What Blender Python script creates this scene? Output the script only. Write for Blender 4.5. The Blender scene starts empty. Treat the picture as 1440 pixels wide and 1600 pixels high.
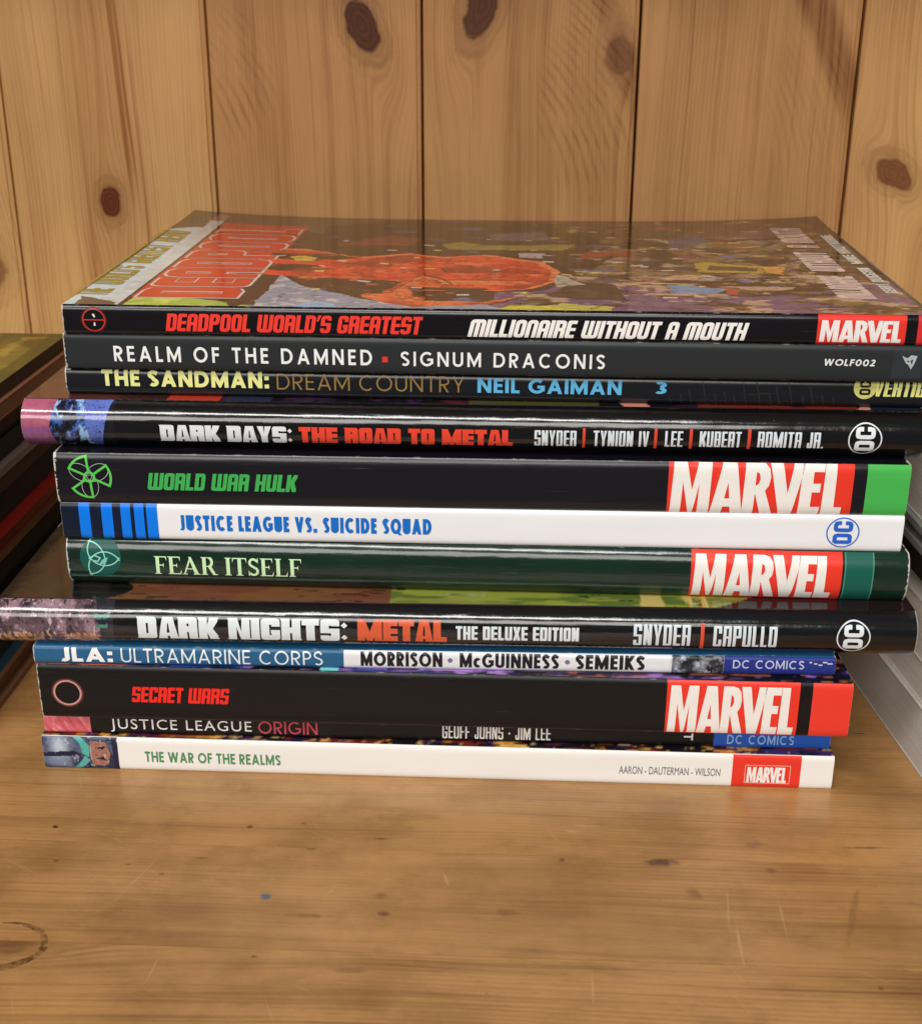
import bpy, bmesh, math, random
import numpy as np
from mathutils import Vector, geometry

# ------------------------------------------------------------------ camera, world, light
sc = bpy.context.scene
COL = sc.collection
CAM = (0.1399, -0.3666, 0.2344); YAW, PITCH, ROLL, FPX = -0.0454, 0.3776, 0.0029, 2012.8
def cam_axes():
    f = np.array([math.sin(YAW)*math.cos(PITCH), math.cos(YAW)*math.cos(PITCH), -math.sin(PITCH)])
    r = np.array([math.cos(YAW), -math.sin(YAW), 0.0]); u = np.cross(r, f)
    c, s = math.cos(ROLL), math.sin(ROLL)
    return c*r + s*u, -s*r + c*u, f
AR, AU, AF = cam_axes()
from mathutils import Matrix
cd = bpy.data.cameras.new('camera'); cam = bpy.data.objects.new('camera', cd); COL.objects.link(cam)
M = Matrix.Identity(4)
for i in range(3):
    M[i][0] = AR[i]; M[i][1] = AU[i]; M[i][2] = -AF[i]; M[i][3] = CAM[i]
cam.matrix_world = M
cd.sensor_fit = 'HORIZONTAL'; cd.sensor_width = 36; cd.lens = FPX/1440*36
cd.clip_start = 0.01; cd.clip_end = 50
cd.dof.use_dof = True; cd.dof.focus_distance = 0.40; cd.dof.aperture_fstop = 27
sc.camera = cam

w = bpy.data.worlds.new('World'); sc.world = w; w.use_nodes = True
bg = w.node_tree.nodes['Background']; bg.inputs[0].default_value = (1.0, 0.96, 0.91, 1); bg.inputs[1].default_value = 0.13

def area(name, loc, target, sx, sy, power, col):
    l = bpy.data.lights.new(name, 'AREA'); l.shape = 'RECTANGLE'; l.size = sx; l.size_y = sy
    l.energy = power; l.color = col
    o = bpy.data.objects.new(name, l); COL.objects.link(o); o.location = loc
    d = Vector(target) - Vector(loc); o.rotation_euler = d.to_track_quat('-Z', 'Y').to_euler()
    return o
area('ceiling_strip_lamp', (-0.35, -1.0, 1.75), (0.1, 0.05, 0.1), 1.8, 0.26, 32, (1.0, 0.98, 0.95))
area('room_lamp', (-0.15, -2.2, 1.15), (0.12, 0.1, 0.12), 1.8, 0.9, 36, (1.0, 0.965, 0.92))
sc.view_settings.view_transform = 'Standard'; sc.view_settings.look = 'None'
sc.view_settings.exposure = 0.0; sc.view_settings.gamma = 1.0

# ------------------------------------------------------------------ small helpers
random.seed(4); RNG = np.random.default_rng(7)
def lin(c):
    return tuple(((x/255)/12.92 if x/255 <= 0.04045 else ((x/255+0.055)/1.055)**2.4) for x in c)
def ray(px, py):
    return AF + AR*((px-720)/FPX) - AU*((py-800)/FPX)
def at_z(px, py, z):
    d = ray(px, py); return np.array(CAM) + d*((z-CAM[2])/d[2])
def link(name, me, parent=None):
    o = bpy.data.objects.new(name, me); COL.objects.link(o)
    if parent: o.parent = parent
    return o
def mesh(name, verts, faces, mats, parent=None, smooth=False, midx=None):
    me = bpy.data.meshes.new(name); me.from_pydata([tuple(v) for v in verts], [], faces)
    for m in (mats if isinstance(mats, (list, tuple)) else [mats]): me.materials.append(m)
    if midx is not None: me.polygons.foreach_set('material_index', midx)
    if smooth: me.polygons.foreach_set('use_smooth', [True]*len(me.polygons))
    me.update()
    return link(name, me, parent)
def empty(name, loc, rz=0.0):
    o = bpy.data.objects.new(name, None); COL.objects.link(o); o.location = loc; o.rotation_euler = (0, 0, rz)
    o.empty_display_size = 0.02
    return o
def tag(o, label, cat, group=None):
    o['label'] = label; o['category'] = cat
    if group: o['group'] = group

# node expression helper
class E:
    def __init__(s, nt, so): s.nt, s.so = nt, so
    def op(s, kind, *a, clamp=False):
        n = s.nt.nodes.new('ShaderNodeMath'); n.operation = kind; n.use_clamp = clamp
        for i, v in enumerate((s,)+a):
            if isinstance(v, E): s.nt.links.new(v.so, n.inputs[i])
            else: n.inputs[i].default_value = v
        return E(s.nt, n.outputs[0])
    def __add__(s, o): return s.op('ADD', o)
    __radd__ = __add__
    def __sub__(s, o): return s.op('SUBTRACT', o)
    def __rsub__(s, o): return (s*-1.0) + o
    def __mul__(s, o): return s.op('MULTIPLY', o)
    __rmul__ = __mul__
    def __truediv__(s, o): return s.op('DIVIDE', o)
    def sq(s): return s.op('MULTIPLY', s)
    def clamp(s): return s.op('ADD', 0.0, clamp=True)
    def ss(s, a, b):                      # smoothstep from a to b
        n = s.nt.nodes.new('ShaderNodeMapRange'); n.interpolation_type = 'SMOOTHSTEP'
        s.nt.links.new(s.so, n.inputs[0]); n.inputs[1].default_value = a; n.inputs[2].default_value = b
        return E(s.nt, n.outputs[0])
def vec(nt, x, y, z=0.0):
    n = nt.nodes.new('ShaderNodeCombineXYZ')
    for i, v in enumerate((x, y, z)):
        if isinstance(v, E): nt.links.new(v.so, n.inputs[i])
        else: n.inputs[i].default_value = v
    return E(nt, n.outputs[0])
def noise(nt, v, scale=1.0, detail=2.0, rough=0.5, dist=0.0):
    n = nt.nodes.new('ShaderNodeTexNoise'); n.inputs['Scale'].default_value = scale
    n.inputs['Detail'].default_value = detail; n.inputs['Roughness'].default_value = rough
    n.inputs['Distortion'].default_value = dist; nt.links.new(v.so, n.inputs['Vector'])
    return E(nt, n.outputs[0])
def mix(nt, f, a, b):
    n = nt.nodes.new('ShaderNodeMix'); n.data_type = 'RGBA'
    nt.links.new(f.so, n.inputs[0])
    for i, v in ((6, a), (7, b)):
        if isinstance(v, E): nt.links.new(v.so, n.inputs[i])
        else: n.inputs[i].default_value = (*v, 1)
    return E(nt, n.outputs[2])
def new_mat(name):
    m = bpy.data.materials.new(name); m.use_nodes = True; nt = m.node_tree
    return m, nt, nt.nodes['Principled BSDF']
def coords(nt):
    t = nt.nodes.new('ShaderNodeTexCoord'); s = nt.nodes.new('ShaderNodeSeparateXYZ')
    nt.links.new(t.outputs['Object'], s.inputs[0])
    return E(nt, t.outputs['Object']), [E(nt, s.outputs[i]) for i in range(3)]
def bump(nt, bs, h, strength, dist=0.001):
    b = nt.nodes.new('ShaderNodeBump'); b.inputs['Strength'].default_value = strength; b.inputs['Distance'].default_value = dist
    nt.links.new(h.so, b.inputs['Height']); nt.links.new(b.outputs[0], bs.inputs['Normal'])

# ------------------------------------------------------------------ pine wood
def wood(name, axis, base, late, knots=(), zones=(), marks=(), streaks=(), seed=0.0, rough=0.42, spec=0.4, fine=1.0, mottling=0.12):
    """axis: (across, along) object-coordinate indices. knots: (a, l, ra, rl, tilt, darkness)."""
    m, nt, bs = new_mat(name)
    P, xyz = coords(nt); A, L = xyz[axis[0]], xyz[axis[1]]
    warp = noise(nt, vec(nt, A*14.0, L*5.0, seed), 1.0, 2.0)
    psi = A + (warp - 0.5)*0.010
    for (ka, kl, ra, rl, tilt, dk) in knots:
        a = (A-ka) + (L-kl)*tilt
        ax = a/(ra*1.25); lz = (L-kl)/(rl*2.2)
        psi = psi - ax*(ra*1.25)/(ax.sq()+lz.sq()+0.55)
    broad = noise(nt, vec(nt, psi*55.0, L*1.4, seed+3.1), 1.0, 3.0, 0.6)
    lines = noise(nt, vec(nt, psi*420.0, L*6.0, seed+9.7), 1.0, 3.0, 0.62)
    fib = noise(nt, vec(nt, psi*2200.0, L*60.0, seed+1.3), 1.0, 2.0, 0.6)
    blotch = noise(nt, vec(nt, A*18.0, L*14.0, seed+5.5), 1.0, 4.0, 0.6)
    t = broad.ss(0.40, 0.80)*0.34 + lines.ss(0.45, 0.75)*0.34*fine + (fib-0.5)*0.34 + 0.06
    gl = ((psi*(2*math.pi/0.00165) + (warp*9.0)).op('SINE')*0.5+0.5)*noise(nt, vec(nt, A*30.0, L*9.0, seed+6.6), 1.0, 2.0).ss(0.35, 0.62)
    t = t + gl*0.16*fine + (blotch-0.5)*mottling*4.0
    for (za, zl, ra, rl, z0, K, per, amt) in zones:      # rippled growth lines in a bounded patch, bending over above z0
        ea = (A-za)/ra; el = (L-zl)/rl
        patch = noise(nt, vec(nt, A*70.0, L*70.0, seed+2.2), 1.0, 2.0)
        msk = (1.0 - (ea.sq()+el.sq()).ss(0.0, 1.0))*patch.ss(0.30, 0.75)
        wv = noise(nt, vec(nt, A*45.0, L*45.0, seed+4.2), 1.0, 1.0)
        q = (L - z0).op('MAXIMUM', 0.0)
        ph = (A + q*q*K)*(2*math.pi/per) + wv*5.0 + (warp-0.5)*9.0
        sn = (ph.op('SINE')*0.5 + 0.5).ss(0.40, 1.0)
        t = t*(1.0 - msk*0.6) + (sn*0.75+0.22)*msk*amt
    for (sa, sl0, sa1, sl1, wd, amt) in streaks:        # long soft coloured streak
        k = (sa1-sa)/(sl1-sl0)
        c = (A - sa) - (L - sl0)*k + (warp-0.5)*0.004
        s = (1.0 - (c.op('ABSOLUTE') + (blotch-0.5)*wd*0.5).ss(wd*0.30, wd*1.05))*(lines*0.5+0.7)
        e = L.ss(min(sl0, sl1)-0.03, min(sl0, sl1)+0.01)*(1.0 - L.ss(max(sl0, sl1)-0.01, max(sl0, sl1)+0.03))
        t = t + s*e*amt
    col = mix(nt, t.clamp(), base, late)
    edge = noise(nt, vec(nt, A*300.0, L*300.0, seed), 1.0, 2.0)
    for (ka, kl, ra, rl, tilt, dk) in knots:
        a = ((A-ka) + (L-kl)*tilt)/ra; l = (L-kl)/rl
        kn = noise(nt, vec(nt, A*110.0, L*110.0, seed+ka*50), 1.0, 2.0)
        r2 = (a.sq()+l.sq()).op('SQRT') + (edge-0.5)*0.28 + (kn-0.5)*0.55
        halo = (1.0 - r2.ss(0.8, 2.0))*0.34*dk
        col = mix(nt, halo, col, tuple(x*0.45 for x in late))
        rl2 = ((r2*14.0).op('SINE')*0.5+0.5)*r2.ss(0.9, 1.15)*(1.0 - r2.ss(1.3, 2.3))*0.22*dk
        col = mix(nt, rl2, col, tuple(x*y for x, y in zip(late, (0.75, 0.6, 0.5))))
        ring = (r2*22.0).op('SINE')*0.5 + 0.5
        kc = mix(nt, ring*0.55, tuple(x*y for x, y in zip(late, (0.30, 0.16, 0.13))), tuple(x*y for x, y in zip(late, (0.60, 0.38, 0.30))))
        col = mix(nt, (1.0 - r2.ss(0.78, 1.02))*dk, col, kc)
    if axis == (1, 0):
        for (ang, th, amt) in ((0.5, 0.742, 0.22), (1.15, 0.752, 0.20), (-0.35, 0.757, 0.18)):
            ca, sa = math.cos(ang), math.sin(ang)
            sc_ = noise(nt, vec(nt, (A*ca + L*sa)*900.0, (A*(-sa) + L*ca)*26.0, seed+ang), 1.0, 1.0, 0.4)
            gate = noise(nt, vec(nt, A*60.0, L*60.0, seed-ang), 1.0, 2.0).ss(0.45, 0.65)
            col = mix(nt, sc_.ss(th, th+0.05)*gate*amt*1.3, col, lin((206, 170, 122)))
        grime = noise(nt, vec(nt, A*85.0, L*22.0, seed+8.0), 1.0, 4.0, 0.7)
        col = mix(nt, grime.ss(0.56, 0.80)*0.40, col, lin((92, 60, 32)))
        blo = noise(nt, vec(nt, A*42.0, L*30.0, seed+28.0), 1.0, 5.0, 0.65)
        col = mix(nt, blo.ss(0.42, 0.66)*0.34, col, lin((108, 72, 38)))
        pore = noise(nt, vec(nt, A*2600.0, L*260.0, seed+2.0), 1.0, 2.0, 0.6)
        col = mix(nt, pore.ss(0.56, 0.74)*0.22, col, lin((84, 54, 28)))
        spot = noise(nt, vec(nt, A*330.0, L*250.0, seed+18.0), 1.0, 1.0)
        col = mix(nt, spot.ss(0.80, 0.85)*0.35, col, lin((80, 50, 28)))
    for (ca, cl, ra, rl, c, amt, tilt) in marks:
        a = ((A-ca) + (L-cl)*tilt)/ra; l = ((L-cl) - (A-ca)*tilt)/rl
        r2 = (a.sq()+l.sq()).op('SQRT') + (edge-0.5)*1.5
        col = mix(nt, (1.0 - r2.ss(0.30, 1.25))*amt, col, c)
    nt.links.new(col.so, bs.inputs['Base Color'])
    bs.inputs['Roughness'].default_value = rough; bs.inputs['Specular IOR Level'].default_value = spec
    rr = (blotch*0.22 + (rough-0.11)); nt.links.new(rr.so, bs.inputs['Roughness'])
    bump(nt, bs, lines*0.5 + fib*0.5, 0.22, 0.0003)
    return m

PINE = lin((232, 184, 120)); PLATE = lin((166, 106, 56))
PINE2 = lin((212, 160, 103)); PLATE2 = lin((134, 82, 42))
WY = 0.1843; G0, GW = -0.0760, 0.08737
def plank(k, mat):
    x0 = G0 + (k-1)*GW; x1 = G0 + k*GW
    # cross-section (x, y): face, then a chamfered step and a narrow joint on the right edge
    prof = [(x0+0.0003, WY+0.012), (x0+0.0003, WY+0.0004), (x0+0.0008, WY), (x1-0.0027, WY), (x1-0.0023, WY+0.0006), (x1-0.0009, WY+0.0011), (x1-0.0006, WY+0.0032), (x1-0.0006, WY+0.012)]
    zs = [0.0, 0.12, 0.24, 0.334]; v = []; f = []
    for z in zs: v += [(x, y, z) for x, y in prof]
    n = len(prof)
    for j in range(len(zs)-1):
        for i in range(n-1): f.append((j*n+i, j*n+i+1, (j+1)*n+i+1, (j+1)*n+i))
    f.append(tuple(range(n))[::-1]); f.append(tuple((len(zs)-1)*n+i for i in range(n)))
    for j in range(len(zs)-1): f.append((j*n+n-1, j*n, (j+1)*n, (j+1)*n+n-1))
    return mesh('plank', v, f, mat, wall)

wall = bpy.data.objects.new('wall', None); COL.objects.link(wall); wall['kind'] = 'structure'
pl = {}
for k in range(-2, 9):
    kw = dict(rough=0.5, spec=0.25, axis=(0, 2), base=PINE2, late=PLATE2, seed=k*7.3+2)
    if k == 0:
        kw.update(base=PINE, late=PLATE, knots=[(-0.093, 0.125, 0.010, 0.012, 0, 0.55)])
    if k == 1:
        kw.update(base=PINE, late=PLATE, knots=[(-0.0347, 0.1546, 0.0050, 0.0072, 0, 1.0)],
                  streaks=[(-0.0300, 0.30, -0.0250, 0.170, 0.0016, 0.65), (-0.0265, 0.26, -0.0225, 0.165, 0.0010, 0.5), (-0.038, 0.32, -0.036, 0.05, 0.0175, 0.34), (-0.045, 0.32, -0.044, 0.05, 0.0012, 0.15), (-0.0205, 0.21, -0.018, 0.10, 0.0012, 0.35)])
    if k == 2:
        kw.update(knots=[(0.0744, 0.2255, 0.0068, 0.0115, 0.30, 0.95)], zones=[(0.024, 0.205, 0.018, 0.032, 0.155, 6.0, 0.0042, 0.50)],
                  streaks=[(0.022, 0.26, 0.034, 0.18, 0.006, 0.16)])
    if k == 3:
        kw.update(knots=[(0.1225, 0.2325, 0.0070, 0.0130, -0.22, 0.9), (0.178, 0.214, 0.0060, 0.0085, 0, 0.45)],
                  zones=[(0.166, 0.197, 0.024, 0.055, 0.152, 7.0, 0.0042, 0.62)], streaks=[(0.163, 0.26, 0.186, 0.195, 0.007, 0.38)])
    if k == 4:
        kw.update(streaks=[(0.247, 0.250, 0.271, 0.200, 0.010, 0.62), (0.21, 0.250, 0.214, 0.234, 0.02, 0.20)], zones=[(0.254, 0.190, 0.020, 0.05, 0.155, 5.0, 0.0034, 0.28)])
    if k == 5:
        kw.update(base=PINE, late=PLATE, knots=[(0.2925, 0.1690, 0.0078, 0.0072, 0.5, 0.75)])
    pl[k] = plank(k, wood('pine_wall_%d' % k, **kw))
# dark tongue seen at the bottom of each joint
m_gap, nt, bs = new_mat('joint_dark_wood'); bs.inputs['Base Color'].default_value = (*lin((70, 42, 22)), 1); bs.inputs['Roughness'].default_value = 0.8
def box_mesh(name, x0, x1, y0, y1, z0, z1, mat, parent=None, bev=0.0):
    bm = bmesh.new(); bmesh.ops.create_cube(bm, size=1.0)
    for v in bm.verts: v.co = Vector(((x0+x1)/2+v.co.x*(x1-x0), (y0+y1)/2+v.co.y*(y1-y0), (z0+z1)/2+v.co.z*(z1-z0)))
    if bev: bmesh.ops.bevel(bm, geom=bm.edges[:], offset=bev, segments=2, affect='EDGES')
    me = bpy.data.meshes.new(name); bm.to_mesh(me); bm.free(); me.materials.append(mat)
    return link(name, me, parent)
box_mesh('backing_board', -0.34, 0.70, WY+0.013, WY+0.020, 0.0, 0.36, m_gap, wall)

box_mesh('upper_shelf', -0.34, 0.70, 0.0, WY-0.0005, 0.335, 0.357, wood('upper_shelf_pine', (1, 0), PINE2, PLATE2, seed=44.0), None, bev=0.001)['kind'] = 'structure'
# shelf: four edge-glued boards
SB = lin((181, 135, 82)); SL = lin((104, 68, 36))
dk = lin((62, 38, 22)); md = lin((96, 62, 34)); lt = lin((196, 158, 110))
marks_far = [(-0.0430, 0.0018, 0.0007, 0.0011, dk, .95, .3), (-0.0400, 0.0609, 0.0009, 0.0011, md, .8, 0), (-0.0375, 0.0772, 0.0009, 0.0012, md, .5, 0),
             (-0.0441, 0.1015, 0.0006, 0.0022, dk, .55, 0), (-0.0413, 0.2136, 0.0018, 0.0036, md, .45, 0), (-0.0413, 0.2460, 0.0007, 0.0085, md, .6, -.05),
             (-0.0375, 0.1590, 0.0009, 0.0018, lt, .5, .2), (-0.0345, 0.1640, 0.0005, 0.006, lt, .35, 0)]
marks_mid = [(-0.0724, 0.0719, 0.0015, 0.0016, lin((88, 96, 112)), .95, 0), (-0.0511, 0.1850, 0.0023, 0.0050, lin((70, 48, 34)), .85, 0),
             (-0.0515, 0.1556, 0.0012, 0.0011, md, .8, 0), (-0.0499, 0.0811, 0.0007, 0.0016, md, .6, 0), (-0.0594, 0.0077, 0.0007, 0.0010, md, .7, 0),
             (-0.0705, 0.1042, 0.0016, 0.0018, md, .4, 0), (-0.0781, 0.1059, 0.0012, 0.0020, md, .75, .2), (-0.0655, 0.1925, 0.0035, 0.0022, md, .45, -.4),
             (-0.0720, 0.2010, 0.0085, 0.0004, lt, .35, .12), (-0.0865, 0.2021, 0.0095, 0.00055, lt, .45, .02), (-0.0750, 0.2155, 0.0085, 0.0004, lt, .3, .02), (-0.0725, 0.2350, 0.0150, 0.0011, md, .3, .35),
             (-0.0560, 0.0500, 0.0008, 0.0018, md, .45, 0), (-0.0640, 0.0400, 0.0006, 0.0009, md, .6, 0), (-0.0600, 0.0290, 0.0006, 0.0012, md, .5, 0),
             (-0.0535, 0.2160, 0.0012, 0.0020, md, .5, 0), (-0.0620, 0.1220, 0.0030, 0.0005, lt, .5, -.3), (-0.0760, 0.1400, 0.0016, 0.0040, md, .35, 0), (-0.0800, 0.0850, 0.0012, 0.0060, md, .4, 0),
             (-0.0680, 0.0330, 0.0130, 0.00035, lt, .35, .35), (-0.0690, 0.0900, 0.0040, 0.0004, lt, .35, .5)]
marks_near = [(-0.0969, 0.0733, 0.0006, 0.0010, dk, .6, 0), (-0.1010, 0.1000, 0.0010, 0.0050, md, .4, 0), (-0.1007, 0.2356, 0.0008, 0.0008, md, .7, 0),
              (-0.1050, 0.1620, 0.0080, 0.0003, lt, .35, .02), (-0.1030, 0.0480, 0.0050, 0.0004, lt, .3, .1)]
shelf = bpy.data.objects.new('shelf', None); COL.objects.link(shelf); shelf['kind'] = 'structure'
def shelf_board(y0, y1, mat):
    return box_mesh('board', -0.34, 0.70, y0+0.00004, y1-0.00004, -0.022, 0.0, mat, shelf, bev=0.00022)
shelf_board(-0.150, -0.0938, wood('shelf_pine_front', (1, 0), SB, SL, knots=[(-0.0915, 0.006, 0.0085, 0.013, 0, 0.42)], marks=marks_near, seed=3.3, rough=0.34, spec=0.5, fine=1.5, mottling=0.26))
shelf_board(-0.0938, -0.0495, wood('shelf_pine_middle', (1, 0), SB, SL, marks=marks_mid, seed=14.0, rough=0.30, spec=0.5, fine=0.8, mottling=0.30))
shelf_board(-0.0495, 0.060, wood('shelf_pine_centre', (1, 0), SB, SL, marks=marks_far, seed=25.0, rough=0.28, spec=0.5, fine=0.7, mottling=0.28))
shelf_board(0.060, WY-0.001, wood('shelf_pine_back', (1, 0), SB, SL, seed=31.0, rough=0.36, spec=0.5, fine=0.6, mottling=0.18))
# dark ring-shaped stains on the near left of the shelf are flat marks lying in the wood
m_stain, nt, bs = new_mat('ring_stain'); P, xyz = coords(nt)
nn = noise(nt, P, 260.0, 4.0, 0.65); bs.inputs['Base Color'].default_value = (*lin((74, 46, 24)), 1)
nt.links.new((nn.ss(0.36, 0.70)*0.66).so, bs.inputs['Alpha']); bs.inputs['Roughness'].default_value = 0.5
def arc_stain(cx, cy, rx, ry, a0, a1, w0, w1):
    v = []; f = []; n = 30
    for i in range(n+1):
        t = i/n; a = math.radians(a0+(a1-a0)*t); wd = w0+(w1-w0)*math.sin(math.pi*t)
        for s in (-1, 1): v.append((cx+(rx+s*wd/2)*math.cos(a), cy+(ry+s*wd/2)*math.sin(a), 0.00006))
        if i: f.append((2*i-2, 2*i-1, 2*i+1, 2*i))
    return mesh('ring_stain', v, f, m_stain, shelf)
arc_stain(0.0045, -0.0955, 0.0120, 0.0085, -40, 100, 0.0004, 0.0018)
arc_stain(-0.0005, -0.0935, 0.0185, 0.0125, -95, -12, 0.0010, 0.0026)
arc_stain(0.262, 0.042, 0.030, 0.018, 185, 275, 0.0004, 0.0010)

# ------------------------------------------------------------------ print materials
def _sx(nt, P, i):
    n = nt.nodes.new('ShaderNodeSeparateXYZ'); nt.links.new(P.so, n.inputs[0]); return n.outputs[i]
def gloss(nt, bs, rough, wav=0.0, P=None, coat=0.0):
    bs.inputs['Roughness'].default_value = rough; bs.inputs['Specular IOR Level'].default_value = 0.5 if rough < .3 else 0.3
    if coat: bs.inputs['Coat Weight'].default_value = coat; bs.inputs['Coat Roughness'].default_value = 0.08
    if wav:
        n1 = noise(nt, P, 90.0, 2.0); n2 = noise(nt, P, 900.0, 2.0)
        n3 = noise(nt, vec(nt, E(nt, _sx(nt, P, 0))*22.0, 0.0, E(nt, _sx(nt, P, 2))*160.0), 1.0, 3.0, 0.6)
        bump(nt, bs, n1*0.5 + n3*0.9 + n2*0.06, wav, 0.0014)
MC = {}
def ink(c, rough=0.30, wav=0.10, coat=0.0):
    key = (tuple(c), rough, wav, coat)
    if key in MC: return MC[key]
    m, nt, bs = new_mat('print_%d_%d_%d' % tuple(c)); P, xyz = coords(nt)
    n = noise(nt, P, 260.0, 3.0)
    col = mix(nt, (n-0.35)*0.22, lin(c), tuple(x*0.82 for x in lin(c)))
    nt.links.new(col.so, bs.inputs['Base Color']); gloss(nt, bs, rough, wav, P, coat)
    MC[key] = m; return m
def art_mat(name, rough=0.30, wav=0.10, coat=0.0):
    m, nt, bs = new_mat(name); P, xyz = coords(nt)
    a = nt.nodes.new('ShaderNodeAttribute'); a.attribute_name = 'ink'
    nt.links.new(a.outputs['Color'], bs.inputs['Base Color']); gloss(nt, bs, rough, wav, P, coat)
    return m
def cover_mat(name, c, L, rough, wav, wear, coat=0.0, t=.01, c2=None):
    m, nt, bs = new_mat(name); P, xyz = coords(nt)
    n = noise(nt, P, 650.0, 4.0, 0.7); n2 = noise(nt, vec(nt, xyz[0]*24.0, xyz[1]*60.0, xyz[2]*110.0), 1.0, 3.0)
    d = (xyz[0].op('ABSOLUTE')*-1.0 + L/2)*1000.0                # mm from the trimmed end
    msk = (1.0 - (d - (n-0.40)*2.2*wear).ss(0.0, 0.25))*(1.0 if wear else 0.0)
    scuff = noise(nt, vec(nt, xyz[0]*40.0, xyz[1]*900.0, xyz[2]*900.0), 1.0, 3.0, 0.7).ss(0.66, 0.86)*0.11
    col = mix(nt, (n2-0.3)*(1.2 if c2 else 0.5), lin(c), lin(c2) if c2 else tuple(min(1, x*1.25+0.001) for x in lin(c)))
    zd = (xyz[2]*-1.0 + t).op('ABSOLUTE').op('MINIMUM', xyz[2].op('ABSOLUTE'))*1000.0
    gate = noise(nt, vec(nt, xyz[0]*130.0, 0.0, 0.0), 1.0, 4.0, 0.7).ss(0.50, 0.72)
    crease = (1.0 - zd.ss(0.03, 0.26))*gate*(1.0 - xyz[1].ss(0.0005, 0.0015))*(0.55 if wear > .15 else 0.0)
    speck = noise(nt, P, 1600.0, 1.0).ss(0.80, 0.86)*noise(nt, P, 70.0, 2.0).ss(0.45, 0.65)*(0.45 if wear else 0.0)
    msk = (msk + crease + speck).clamp()
    col = mix(nt, (msk*0.85 + scuff).clamp(), col, lin((214, 208, 196)))
    nt.links.new(col.so, bs.inputs['Base Color']); gloss(nt, bs, rough, wav, P, coat)
    return m
def paper_mat(name, c):
    m, nt, bs = new_mat(name); P, xyz = coords(nt)
    n = noise(nt, vec(nt, xyz[0]*3.0, xyz[1]*3.0, xyz[2]*5200.0), 1.0, 2.0, 0.6); n3 = noise(nt, P, 30.0, 3.0)
    col = mix(nt, n.ss(0.35, 0.7)*0.7 + n3*0.3, tuple(x*0.76 for x in lin(c)), lin(c)); nt.links.new(col.so, bs.inputs['Base Color'])
    bs.inputs['Roughness'].default_value = 0.75; bump(nt, bs, n, 0.35, 0.0004)
    return m
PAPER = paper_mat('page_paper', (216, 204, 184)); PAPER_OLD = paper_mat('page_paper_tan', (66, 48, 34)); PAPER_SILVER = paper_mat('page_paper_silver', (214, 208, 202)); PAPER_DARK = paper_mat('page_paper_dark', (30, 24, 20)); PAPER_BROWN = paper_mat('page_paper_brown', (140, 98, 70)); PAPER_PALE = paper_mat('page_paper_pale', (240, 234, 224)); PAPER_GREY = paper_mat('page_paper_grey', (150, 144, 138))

# ------------------------------------------------------------------ lettering
def rect(x0, y0, x1, y1): return [(x0, y0), (x1, y0), (x1, y1), (x0, y1)]
def crect(x0, y0, x1, y1, c, cs='1111'):          # chamfered rectangle, corners bl br tr tl
    p = []
    for (x, y, dx, dy, k) in ((x0, y0, 1, 1, 0), (x1, y0, -1, 1, 1), (x1, y1, -1, -1, 2), (x0, y1, 1, -1, 3)):
        if cs[k] == '0': p.append((x, y)); continue
        a, b = (x, y+dy*c), (x+dx*c, y); q = (x+dx*c*0.28, y+dy*c*0.28)
        p += [a, q, b] if k in (0, 2) else [b, q, a]
    return p
def boolean(pos, neg):
    V = []; F = []
    for poly in pos+neg:
        poly = list(poly)
        if sum(poly[i-1][0]*poly[i][1]-poly[i][0]*poly[i-1][1] for i in range(len(poly))) < 0: poly.reverse()
        F.append(list(range(len(V), len(V)+len(poly)))); V += [Vector(p) for p in poly]
    vo, eo, fo, ov, oe, of = geometry.delaunay_2d_cdt(V, [], F, 1, 1e-6)
    npos = len(pos); keep = [f for f, o in zip(fo, of) if any(i < npos for i in o) and not any(i >= npos for i in o)]
    used = sorted({i for f in keep for i in f}); ix = {i: k for k, i in enumerate(used)}
    return [tuple(vo[i]) for i in used], [[ix[i] for i in f] for f in keep]
def thick(line, t, closed=False):
    """mitred quads round a polyline"""
    P = [np.array(p, float) for p in line]; n = len(P); out = []; L = []
    for i in range(n):
        a = P[i-1] if (i > 0 or closed) else None; b = P[(i+1) % n] if (i < n-1 or closed) else None
        d1 = (P[i]-a)/np.linalg.norm(P[i]-a) if a is not None else None
        d2 = (b-P[i])/np.linalg.norm(b-P[i]) if b is not None else None
        if d1 is None: d1 = d2
        if d2 is None: d2 = d1
        m = d1+d2; nm = np.linalg.norm(m)
        if nm < 1e-6: m = d1
        else: m = m/nm
        nrm = np.array([-m[1], m[0]]); c = max(abs(np.dot(nrm, np.array([-d1[1], d1[0]]))), 0.22)
        L.append((P[i]+nrm*t/2/c, P[i]-nrm*t/2/c))
    rng = range(n if closed else n-1)
    for i in rng:
        j = (i+1) % n; out.append([tuple(L[i][0]), tuple(L[i][1]), tuple(L[j][1]), tuple(L[j][0])])
    return out
def arc(cx, cy, rx, ry, a0, a1, n=14):
    return [(cx+rx*math.cos(math.radians(a0+(a1-a0)*i/n)), cy+ry*math.sin(math.radians(a0+(a1-a0)*i/n))) for i in range(n+1)]

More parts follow.
